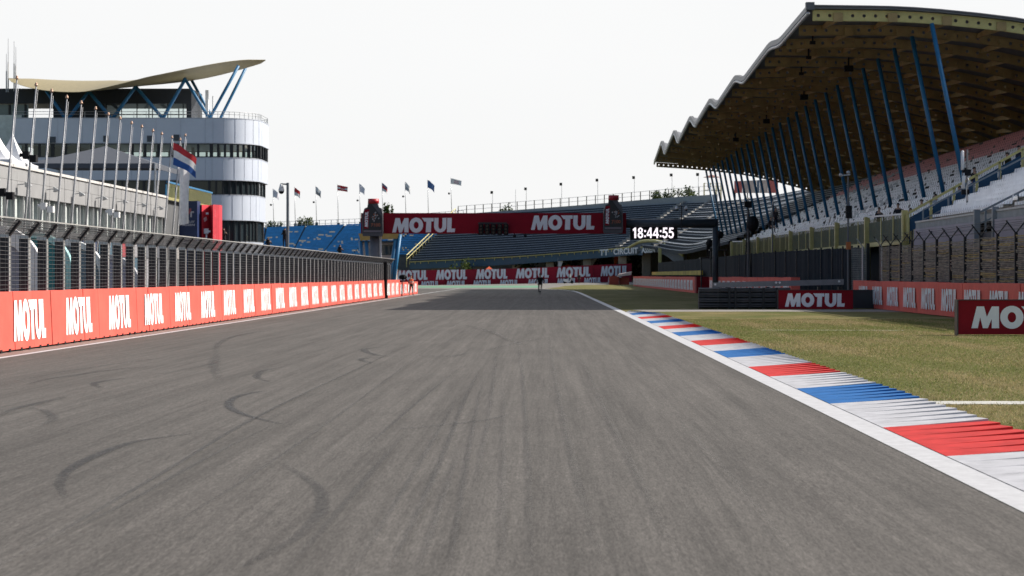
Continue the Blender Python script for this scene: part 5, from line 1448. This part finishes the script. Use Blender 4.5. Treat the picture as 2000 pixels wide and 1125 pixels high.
tag(mb.build("tyre_row", BLACK), "black tyre row on top behind the far striped barrier", "tyres", kind="stuff")
rb = thing("foam_block", (12, 345, 0), "dark red foam block under a pale cover before the far boards", "barrier", "foam blocks by the far boards")
BRK = M("brick_red_foam", (.34, .05, .03), .7, var=.15)
mb = MB(); mb.box(pxx(1190, 345), pxx(1209, 345), 345, 348, .1, pz(539, 345)); mb.build("block", BRK, rb)
mb = MB(); mb.hexa([P(1204, 541, 344.6), P(1233, 537, 344.6), P(1233, 537, 347), P(1204, 541, 347), P(1207, 536, 344.6), P(1232, 531, 344.6), P(1234, 530, 347), P(1209, 535, 347)]); mb.build("cover", M("pale_pink_cover", (.66, .52, .48), .7), rb)
mb = MB(); mb.box(pxx(1210.5, 345), pxx(1229, 345), 345.6, 348, .1, pz(542, 345)); tag(mb.build("foam_block", BRK), "rust red foam block right of the covered one before the far boards", "barrier", "foam blocks by the far boards")

def sign(x0, x1, Y, h, label, words):
    root = thing("advert_board", ((x0 + x1) / 2, Y, 0), label, "advert board", "red advert boards on the grass")
    mb = MB(); mb.hexa([(x0, Y, .04), (x1, Y, .04), (x1, Y + .35, .04), (x0, Y + .35, .04), (x0, Y + .02, h), (x1, Y + .02, h), (x1, Y + .22, h), (x0, Y + .22, h)]); mb.build("board", M("board_deep_red", (.24, .006, .014), .7, spec=.2, var=.14, scale=1.2), root)
    mb = MB(); mb.box(x0 - .035, x0 - .003, Y - .02, Y + .40, 0, h + .02); mb.box(x0, x1, Y - .025, Y - .003, h - .005, h + .025); mb.build("edge_frame", M("black_edge", (.03, .03, .032), .5), root)
    for a, b, z0, z1 in words:
        mb = MB(); put_logo(mb, (a, Y - .012, z0), (b - a, 0, 0), (0, .02 * 1, z1 - z0)); mb.build("lettering", LETTER, root)
    return root
Y = 59.4; sign(pxx(1872, Y), pxx(2130, Y), Y, 1.03, "large dark red board with half cropped white word at the right edge", [(pxx(1897, Y), pxx(2105, Y), pz(641, Y), pz(598.5, Y))])
Y = 104.5; sign(pxx(1520.5, Y), pxx(1666, Y), Y, 1.0, "smaller dark red board with a full white word beside the dark guard rail", [(pxx(1533, Y), pxx(1650, Y), pz(599, Y), pz(573, Y))])

gr = thing("guard_rail", (9.5, 107, 0), "dark stacked steel guard rails ending on the grass beside the smaller red board", "guard rail")
Yg = 107.0; xa, xm, xe = pxx(1365, Yg), pxx(1405, Yg), pxx(1545, Yg)
for k in range(4):
    z = .06 + k * .27
    mb = MB()
    for dz, d in ((0, 0), (.07, -.06), (.12, -.06), (.2, 0)):
        pass
    prof_ = [(0, 0), (-.07, .05), (-.07, .09), (-.02, .12), (-.07, .15), (-.07, .19), (0, .24)]
    mb.ribbon([(xa, Yg + u, z + v) for u, v in prof_], [(xm, Yg + u, z + v) for u, v in prof_]); 
    mb.ribbon([(xa, Yg + .01, z), (xa, Yg + .01, z + .24)], [(xm, Yg + .01, z), (xm, Yg + .01, z + .24)])
    mb.ribbon([(xm + .02, Yg + .22 + u, z + v) for u, v in prof_], [(xe, Yg + .22 + u, z + v) for u, v in prof_])
    mb.build("rail", M("weathered_rail", (.11, .11, .115), .5, .5, var=.25, scale=2) if k % 2 else M("weathered_rail_b", (.09, .092, .098), .5, .5, var=.25, scale=2), gr)
mb = MB()
for px in (1367, 1404, 1425, 1437, 1465, 1492, 1518): x = pxx(px, Yg); mb.box(x - .05, x + .05, Yg + .05 if px < 1406 else Yg + .1, Yg + .35, 0, 1.12)
build_each(mb, "post", DARK, gr)
mb = MB(); mb.box(xa, xe, Yg + .36, Yg + .6, .0, .95); mb.build("backing", M("rail_backing", (.03, .032, .035), .8), gr)
bm_ = thing("grey_beam", (pxx(1520, 108), 108, 1.1), "long grey steel beam lying on top of the dark guard rail", "beam")
mb = MB(); mb.hexa([P(1393, 562, 107.2), P(1648, 556, 107.2), P(1648, 556, 108), P(1393, 562, 108), P(1392, 552, 107.2), P(1648, 545, 107.2), P(1648, 545, 108), P(1392, 552, 108)]); mb.build("beam", M("flat_grey_beam", (.22, .225, .235), .5, .2), bm_)
mb = MB()
for px, py in ((1397, 555.5), (1516, 552), (1523, 552), (1639, 549.5)): p = P(px, py, 107.15); mb.tube(p, p + Vector((0, .04, 0)), .06, n=10)
mb.build("bolt_plate", WHITE, bm_)
mb = MB()
for px in (1420, 1500, 1600, 1640): x = pxx(px, 107.6); mb.box(x - .08, x + .08, 107.5, 107.8, 0, 1.15)
build_each(mb, "support", DARK, bm_)
mb = MB(); mb.box(12.9, 17.5, 107.6, 107.7, 0.02, 1.0); tag(mb.build("rail_panel", M("rail_backing2", (.035, .037, .04), .7)), "dark low rail panel behind the smaller red board", "guard rail")

# masts on the right
def mast(px, pyt, Y, label, head):
    q = P(px, pyt, Y); root = thing("mast", (q.x, Y, 0), label, "mast")
    mb = MB(); mb.tube((q.x, Y, 0), q, .06, .045, 8); mb.build("pole", M("mast_grey", (.14, .15, .16), .5, .3), root)
    head(root, q, Y); return root
def head_a(root, q, Y):
    mb = MB()
    for px, y0, y1 in ((1880, 297, 332), (1882, 338, 368)): a, b = P(px, y1, Y), P(px, y0, Y); mb.tube(a, b, .085, .085, 10); mb.ball(b, .085)
    mb.build("antenna", WHITE, root, True)
    mb = MB(); p = P(1888, 333, Y); mb.box(p.x - .22, p.x + .2, Y - .08, Y + .08, p.z - .25, p.z + .05); p = P(1888, 372, Y); mb.box(p.x - .25, p.x + .12, Y - .08, Y + .08, p.z - .2, p.z + .05); build_each(mb, "bracket", BLACK, root)
    mb = MB(); mb.path([P(1889, 345, Y - .1), P(1892, 352, Y - .1), P(1887, 365, Y - .1), P(1889, 392, Y - .1)], .02, 5); mb.build("cable", GALV, root)
mast(1889, 292, 100, "thin mast with two white stick antennas before the covered stand", head_a)
def head_b(root, q, Y):
    mb = MB()
    for py in (408, 420.5): p = P(1657.5, py, Y); mb.box(p.x - .16, p.x + .16, Y - .2, Y + .1, p.z - .17, p.z + .17)
    mb.build("loudspeaker", BLACK, root)
    mb = MB(); mb.bar(P(1641, 343, Y), P(1661, 341, Y), .06); mb.ball(P(1642, 342, Y), .11); mb.ball(P(1657, 337, Y), .11); mb.build("camera_head", GALV, root)
    mb = MB(); p = P(1657, 478, Y); mb.box(p.x - .12, p.x + .12, Y - .1, Y + .1, p.z - .25, p.z + .15); mb.build("orange_box", M("rust_orange", (.45, .14, .04), .7), root)
mast(1656.5, 345, 112, "pale mast with two black loudspeaker boxes in front of the balcony", head_b)
def head_c(root, q, Y):
    mb = MB(); p = P(1461, 400, Y); mb.box(p.x - .28, p.x + .28, Y - .2, Y + .2, p.z - .2, p.z + .28); p = P(1470, 437, Y)
    mb.ball(p, .5, 10, 7, (1, 1, 1.25)); mb.bar(P(1452, 420, Y), P(1470, 416, Y), .06); mb.build("covered_camera", BLACK, root)
    mb = MB(); a = P(1461, 495, Y); b = P(1461, 405, Y); mb.tube((a.x - .3, Y + .3, 0), b, .05); mb.tube((a.x + .3, Y + .3, 0), b, .05)
    for k in range(6): z = a.z + (b.z - a.z) * k / 6; mb.bar((a.x - .25 + .03 * k, Y + .2, z), (a.x + .25 - .03 * k, Y + .2, z + .4), .03)
    mb.build("lattice", DARK, root)
mast(1461, 388, 158, "dark lattice camera mast with a black covered camera before the struts", head_c)
mast(1509, 400, 150, "thin bare mast before the middle of the balcony", lambda r, q, Y: MB().tube(q, q + Vector((0, 0, .3)), .03).build("tip", GALV, r))

# ------------------------------------------------------------------ people
def skin_mesh(joints, edges, root_i, sub=2):
    me = bpy.data.meshes.new("body"); me.from_pydata([j[0] for j in joints], edges, [])
    ob = bpy.data.objects.new("body", me); S.collection.objects.link(ob)
    md = ob.modifiers.new("skin", 'SKIN'); md.use_smooth_shade = True
    for i, d in enumerate(me.skin_vertices[0].data):
        r = joints[i][1]; d.radius = (r if isinstance(r, tuple) else (r, r)); d.use_root = (i == root_i)
    sb = ob.modifiers.new("sub", 'SUBSURF'); sb.levels = sub; sb.render_levels = sub
    dg = bpy.context.evaluated_depsgraph_get()
    out = bpy.data.meshes.new_from_object(ob.evaluated_get(dg))
    bpy.data.objects.remove(ob)
    return out

def person(loc, label, rot=0.0, top=(.02, .02, .025), legs=(.02, .02, .025), pose="stand", vest=None, hair=(.02, .015, .012), scale=1.0, band=True, group=None, hat=None):
    """local: faces -Y, feet at z=0. Body is one continuous mesh with colours per face; hair and vest are children."""
    J = {}
    lean, pel = 0.0, .95
    hipz = .95
    kn = [(.10, -.02, .50), (-.10, -.02, .50)]; an = [(.11, .02, .09), (-.11, .02, .09)]
    el = [(.25, .03, 1.14), (-.25, .03, 1.14)]; wr = [(.25, -.08, .90), (-.25, -.08, .90)]
    sh = Vector((0, 0, 0)); off = Vector((0, 0, 0))
    if pose == "walk":
        kn = [(.10, -.16, .52), (-.10, .04, .50)]; an = [(.10, -.20, .10), (-.10, .30, .14)]; el = [(.25, .12, 1.16), (-.25, -.05, 1.15)]; wr = [(.24, .06, .92), (-.24, -.22, .96)]
    if pose == "sit":
        kn = [(.11, -.42, .50), (-.11, -.42, .50)]; an = [(.11, -.40, .09), (-.11, -.40, .09)]; pel = .52; off = Vector((0, 0, -.43)); wr = [(.16, -.34, .98), (-.16, -.34, .98)]; el = [(.25, -.06, 1.14), (-.25, -.06, 1.14)]
    if pose == "camera":
        el = [(.30, -.16, 1.22), (-.30, -.16, 1.22)]; wr = [(.12, -.34, 1.40), (-.12, -.34, 1.40)]
    if pose == "ride":
        kn = [(.12, -.34, .92), (-.12, -.26, .70)]; an = [(.12, -.12, .50), (-.12, -.16, .28)]; pel = .95; el = [(.36, -.28, 1.08), (-.36, -.28, 1.08)]; wr = [(.23, -.56, 1.02), (-.23, -.56, 1.02)]
    if pose == "bend":
        el = [(.24, -.46, 1.0), (-.24, -.46, 1.0)]; wr = [(.18, -.62, .80), (-.18, -.62, .80)]
    fwd = {"ride": .28, "bend": .42, "sit": .06}.get(pose, 0)
    drop = {"ride": .05, "bend": .16}.get(pose, 0)
    up = lambda x, y, z, k: Vector((x, y - fwd * k, z - drop * k)) + off
    pts = [(Vector((0, 0, pel)), (.155, .115)), (up(0, 0, 1.15, .4), (.145, .105)), (up(0, 0, 1.36, .85), (.175, .115)), (up(0, .01, 1.49, 1.0), (.062, .062)), (up(0, -.01, 1.565, 1.08), (.070, .078)), (up(0, -.015, 1.65, 1.12), (.082, .102)), (up(0, 0, 1.72, 1.13), (.070, .085))]
    E = [(i, i + 1) for i in range(6)]
    def chain(a, lst):
        for p, r in lst:
            pts.append((Vector(p), r)); E.append((a, len(pts) - 1)); a = len(pts) - 1
        return a
    limb = []
    for s, e, w in ((1, el[0], wr[0]), (-1, el[1], wr[1])):
        s0 = len(pts); e_ = Vector(e) + off * (1 if pose == "sit" else 0); w_ = Vector(w) + off * (1 if pose == "sit" else 0)
        d = (w_ - e_).normalized()
        k = chain(2, [(up(.165 * s, 0, 1.40, .9), (.066, .062)), (up(.165 * s, 0, 1.40, .9).lerp(e_, .5), .052), (e_, .043), (e_.lerp(w_, .4), .041), (w_, .029), (w_ + d * .07, (.040, .022))])
        limb.append((s0, len(pts)))
        side = Vector((s, 0, 0)); curl = Vector((0, -.5, -.3)).normalized()
        palm = w_ + d * .09
        for fi, ln in enumerate((.055, .065, .06, .045)):
            b = palm + Vector((0, .018 - .012 * fi, 0)) + side * (.006 * (fi - 1.5)); m = b + d * ln * .6; t = m + (d * .7 + curl * .7).normalized() * ln * .5
            chain(k, [(b, .0095), (m, .009), (t, .008)])
        chain(len(pts) - 12 - 2, [(w_ + d * .03 + Vector((-.03 * s, -.02, 0)), .011), (w_ + d * .075 + Vector((-.045 * s, -.03, 0)), .009)])
        limb[-1] = (s0, len(pts))
    legr = []
    for s, k_, a_ in ((1, kn[0], an[0]), (-1, kn[1], an[1])):
        s0 = len(pts); kz = Vector(k_); az = Vector(a_); hip = Vector((.09 * s, 0, pel - .06))
        fd = Vector((0, -1, 0))
        chain(0, [(hip, .092), (hip.lerp(kz, .45), .078), (kz, .056), (kz.lerp(az, .35), .054), (az, .038), (az + fd * .10 + Vector((0, 0, -.045)), (.042, .034)), (az + fd * .19 + Vector((0, 0, -.058)), (.034, .024))])
        legr.append((s0, len(pts)))
    me = skin_mesh(pts, E, 0, 1)
    mats = [M("cloth_%s" % "_".join("%d" % (c * 1000) for c in top), top, .8), M("cloth_%s" % "_".join("%d" % (c * 1000) for c in legs), legs, .8), SKIN, M("shoe_black", (.02, .02, .02), .6)]
    for m in mats: me.materials.append(m)
    pv = np.array([tuple(p[0]) for p in pts]); part = np.zeros(len(pts), int)
    part[0] = 1; part[3:7] = 2
    for a, b in legr: part[a:b] = 1; part[b - 2:b] = 3
    for a, b in limb: part[a + 4:b] = 2
    mi = []
    for p in me.polygons:
        d = ((pv - np.array(p.center)) ** 2).sum(1); mi.append(int(part[d.argmin()]))
    me.polygons.foreach_set("material_index", mi); me.polygons.foreach_set("use_smooth", [True] * len(mi)); me.update()
    ob = bpy.data.objects.new("person", me); S.collection.objects.link(ob)
    ob.location = loc; ob.rotation_euler = (0, 0, rot); ob.scale = (scale,) * 3
    tag(ob, label, "person", group)
    hd = pts[5][0]
    def child(mb, name, mat, sm=True):
        o = mb.build(name, mat, None, sm); o.parent = ob; return o
    mb = MB(); c = hd + Vector((0, .018, .035)); rows = []
    for j in range(6):
        t = math.pi * .60 * j / 5
        rows.append([c + Vector((math.sin(t) * math.cos(2 * math.pi * i / 12) * .093, math.sin(t) * math.sin(2 * math.pi * i / 12) * .108 + (.02 if j > 3 else 0), math.cos(t) * .098)) for i in range(13)])
    mb.grid(rows); child(mb, "cap" if hat else "hair", M("hair_%d" % int(hair[0] * 1000), hat or hair, .7) if not hat else M("hat_cloth", hat, .7))
    mb = MB()
    for s in (-.033, .033): mb.ball(hd + Vector((s, -.093, .015)), .011, 6, 4)
    child(mb, "eyes", BLACK)
    mb = MB(); mb.add([hd + Vector((0, -.10, .02)), hd + Vector((-.016, -.098, -.03)), hd + Vector((.016, -.098, -.03)), hd + Vector((0, -.125, -.025))], [(0, 1, 3), (0, 3, 2), (1, 2, 3)]); child(mb, "nose", SKIN, False)
    if vest:
        mb = MB(); rows = []
        for u in np.linspace(0, 1, 7):
            k = (1 - u) * .35 + u * .95; z = 1.0 + .42 * u; c = up(0, 0, z, k); rx = .19 + .03 * math.sin(u * 3.1); ry = .15
            rows.append([c + Vector((rx * math.cos(2 * math.pi * i / 16), ry * math.sin(2 * math.pi * i / 16), 0)) for i in range(17)])
        mb.grid(rows); child(mb, "vest", vest)
        if not band: return ob
        mb = MB()
        for u in (.2, .5): c = up(0, 0, 1.0 + .42 * u, u); mb.grid([[c + Vector(((.235) * math.cos(2 * math.pi * i / 16), .165 * math.sin(2 * math.pi * i / 16), dz)) for i in range(17)] for dz in (0, .05)])
        child(mb, "reflective_band", M("silver_tape", (.6, .6, .58), .4))
    return ob

# marshal walking beside the wall
q = Gd(803, 577.5); person((q.x, q.y, .006), "marshal in an orange hi-vis vest and black trousers walking beside the coral wall", .35, (.03, .02, .02), (.012, .012, .014), "walk", ORANGE)
# cyclist riding up the track
q = Gd(1055, 575.5); rx, ry = q.x, q.y
bk = thing("bicycle", (rx, ry, 0), "dark road bicycle ridden along the middle of the track", "bicycle")
for yy_ in (-.50, .52):
    mb = MB(); n = 24; ring = [Vector((rx, ry + yy_ + .335 * math.cos(2 * math.pi * i / n), .345 + .335 * math.sin(2 * math.pi * i / n))) for i in range(n + 1)]; mb.path(ring, .016, 6); w = mb.build("wheel", BLACK, bk)
    mb = MB()
    for i in range(0, n, 2): mb.bar(ring[i], (rx, ry + yy_, .345), .005)
    mb.tube((rx - .05, ry + yy_, .345), (rx + .05, ry + yy_, .345), .025); s_ = mb.build("spokes", GALV, bk)
fpts = {"bb": (rx, ry + .05, .28), "seat": (rx, ry + .22, .86), "head": (rx, ry - .34, .86), "hl": (rx, ry - .36, .72), "fw": (rx, ry - .50, .345), "rw": (rx, ry + .52, .345)}
mb = MB()
for a, b in (("bb", "seat"), ("bb", "hl"), ("seat", "head"), ("seat", "rw"), ("bb", "rw"), ("head", "fw")): mb.tube(fpts[a], fpts[b], .02, n=8)
mb.build("frame", DARK, bk)
mb = MB(); mb.tube((rx, ry - .34, .86), (rx, ry - .38, .98), .018); mb.tube((rx - .22, ry - .42, .98), (rx + .22, ry - .42, .98), .016); 
for s in (-.21, .21): mb.tube((rx + s, ry - .42, .98), (rx + s, ry - .54, .95), .016)
mb.build("handlebar", BLACK, bk)
mb = MB(); mb.hexa([(rx - .02, ry + .0, .88), (rx + .02, ry, .88), (rx + .07, ry + .3, .88), (rx - .07, ry + .3, .88), (rx - .02, ry, .92), (rx + .02, ry, .92), (rx + .07, ry + .3, .93), (rx - .07, ry + .3, .93)]); mb.build("saddle", BLACK, bk)
mb = MB(); mb.tube((rx - .06, ry + .05, .28), (rx + .06, ry + .05, .28), .06, n=12); mb.bar((rx + .08, ry + .05, .28), (rx + .08, ry - .02, .45), .02); mb.bar((rx - .08, ry + .05, .28), (rx - .08, ry + .1, .12), .02); mb.box(rx + .07, rx + .17, ry - .06, ry + .02, .44, .46); mb.box(rx - .17, rx - .07, ry + .06, ry + .14, .11, .13); mb.build("crank", DARK, bk)
person((rx, ry + .16, .02), "cyclist dressed all in black riding the bicycle on the track", 0, (.012, .012, .014), (.012, .012, .014), "ride", M("black_jacket", (.012, .012, .014), .8), (.01, .01, .01), 1.12, band=False, hat=(.015, .015, .017))

# people on the stands and platforms
PP = [
 (1717, 412, 118, "stand", (.02, .02, .025), (.03, .03, .04), "person in black standing at the balcony's near bay", 12),
 (1754, 404, 116, "stand", (.015, .015, .02), (.03, .03, .04), "dark haired person in a black shirt standing behind the near balcony rail", 9),
 (1782, 408, 114, "bend", (.35, .12, .04), (.05, .06, .10), "person in a rust orange top bending over at the corner of the balcony", 9),
 (1800, 397, 113, "stand", (.30, .26, .28), (.08, .06, .06), "person in a pale grey top beside the second nearest strut's foot", 9),
 (1832, 381, 112, "bend", (.40, .44, .50), (.04, .04, .05), "person in a pale blue shirt bending on the stairs of the covered stand", 9),
 (1874, 371, 111, "stand", (.02, .02, .025), (.06, .12, .30), "person in black and blue standing behind the antenna mast", 9),
 (1903, 334, 110, "stand", (.02, .02, .025), (.03, .06, .22), "person in black with an arm out climbing the stairs right of the antenna mast", 9),
 (1968, 300, 110, "bend", (.06, .05, .02), (.02, .02, .025), "person in an olive jacket near the top of the stairs at the right edge", 9),
 (1990, 292, 109.5, "stand", (.02, .03, .06), (.02, .02, .02), "person in dark navy at the top of the stairs at the right edge", 9),
]
for px, py, Y, pose, c1, c2, lab, _ in PP:
    p = P(px, py, Y); z0 = p.z - 1.55
    if 22 < 0: pass
    person((p.x, Y, z0), lab, random.uniform(-.9, .9), c1, c2, pose)
for px, py, Y, lab in ((1402, 462, 190, "black clad camera operator in bulky gear right of the gantry's dark post"), (1383, 478, 196, "black clad camera operator crouched left of the gantry's dark post")):
    p = P(px, py, Y); root = person((p.x, Y, p.z - 1.2), lab, .4, (.012, .012, .014), (.012, .012, .014), "camera")
    mb = MB(); mb.box(p.x - .8, p.x + .8, Y - .8, Y + .8, p.z - 1.32, p.z - 1.21); mb.box(p.x - .7, p.x - .6, Y - .1, Y + .1, 0, p.z - 1.33); mb.box(p.x + .6, p.x + .7, Y - .1, Y + .1, 0, p.z - 1.33)
    tag(mb.build("camera_stand", DARK), "small dark platform under the camera operator %s the gantry's dark post" % ("right of" if px > 1390 else "left of"), "platform")
    mb = MB(); mb.ball((p.x + .1, Y - .75, p.z + .15), .42, 10, 7, (.9, 1.1, .9)); mb.tube((p.x + .1, Y - .7, p.z - .2), (p.x + .1, Y - .7, p.z - 1.2), .05)
    tag(mb.build("covered_camera", BLACK), "camera under a black cover on the platform %s the gantry's dark post" % ("right of" if px > 1390 else "left of"), "camera")
p = P(1601, 440, 178); 
person((pxx(1505, 165), 165, pz(455, 165)), "person in black seated among the white seats, lower left part of the stand", .5, (.015, .015, .02), (.02, .02, .03), "sit")
person((pxx(1515, 168), 168, pz(447, 168)), "person in dark grey standing by the far struts of the covered stand", .5, (.05, .04, .045), (.02, .02, .03), "stand")
p = P(1384, 371.5, Yc + .9); person((p.x, Yc + .9, p.z), "person in black standing under the parasol on the scaffold platform", 0, (.015, .015, .02), (.02, .02, .03), "stand")
# camera crew on the pit side
for px, py, Y, lab, labp in ((437, 452, 165, "camera operator in black above the fence before the silver tower", "thin dark platform under the camera operator before the silver tower"), (556, 452, 172, "camera operator in black left of the camera pole above the fence", "thin dark platform under the camera operator left of the camera pole"), (524, 470, 176, "crouching camera operator in black at the silver tower's lower right corner", "thin dark platform at the silver tower's lower right corner"), (664, 484, 180, "camera operator in black behind the fence before the blue seats", "thin dark platform under the camera operator before the blue seats")):
    p = P(px, py, Y); person((p.x, Y, p.z - 1.5), lab, .3, (.012, .012, .014), (.015, .015, .02), "camera")
    mb = MB(); mb.box(p.x - .7, p.x + .7, Y - .7, Y + .7, p.z - 1.62, p.z - 1.51)
    for a in (-.6, .6):
        for b in (-.6, .6): mb.box(p.x + a - .04, p.x + a + .04, Y + b - .04, Y + b + .04, 0, p.z - 1.625)
    tag(mb.build("camera_stand", DARK), labp, "platform")
    c = p + Vector((.05, -.55, -.05)); mb = MB(); mb.box(c.x - .13, c.x + .13, c.y - .3, c.y + .2, c.z - .12, c.z + .14); mb.tube((c.x, c.y - .3, c.z), (c.x, c.y - .5, c.z), .08, .1)
    tag(mb.build("video_camera", BLACK), lab.replace("camera operator in black", "black video camera held by the operator").replace("crouching black", "black"), "camera")
# scooter and a person by the far boards
Ys = 352
sc = thing("scooter", (pxx(1110, Ys), Ys, .2), "white and black scooter parked before the far red boards", "scooter"); x = pxx(1110, Ys); zb_ = .35
mb = MB()
for s in (-.62, .62): mb.tube((x + s, Ys - .07, zb_ + .28), (x + s, Ys + .07, zb_ + .28), .27, n=16)
build_each(mb, "wheel", BLACK, sc)
mb = MB(); mb.prism([(-.75, .35), (-.3, .25), (.25, .25), (.45, .5), (.62, 1.0), (.5, 1.02), (.3, .55), (.05, .42), (-.15, .75), (-.8, .8)], lambda u, v: (x + u, Ys - .15, zb_ + v), (0, .3, 0)); mb.build("body", WHITE, sc)
mb = MB(); mb.box(x - .75, x - .1, Ys - .14, Ys + .14, zb_ + .81, zb_ + .9); mb.tube((x + .52, Ys - .3, zb_ + 1.08), (x + .52, Ys + .3, zb_ + 1.08), .03); mb.build("seat", BLACK, sc)
person((pxx(1113, Ys), Ys + .6, .35), "person with a pale top standing by the white scooter at the far boards", .2, (.35, .42, .42), (.02, .02, .03), "stand")
person((pxx(1131, Ys), Ys, .38), "person in black standing right of the white scooter at the far boards", -.3, (.012, .012, .014), (.012, .012, .014), "stand")

p = P(787, 541, 198); root = thing("trackside_camera", (p.x, 198, 0), "black trackside camera on a tripod behind the lower end of the coral wall", "camera")
mb = MB(); mb.ball(p, .28, 10, 7, (1.5, 1, .9)); mb.box(p.x - .2, p.x + .2, 197.2, 197.7, p.z - .1, p.z + .15); mb.build("covered_camera", BLACK, root)
mb = MB()
for a in (0, 2.1, 4.2): mb.tube((p.x, 198, p.z - .2), (p.x + .6 * math.cos(a), 198 + .6 * math.sin(a), 0), .03)
build_each(mb, "leg", DARK, root)
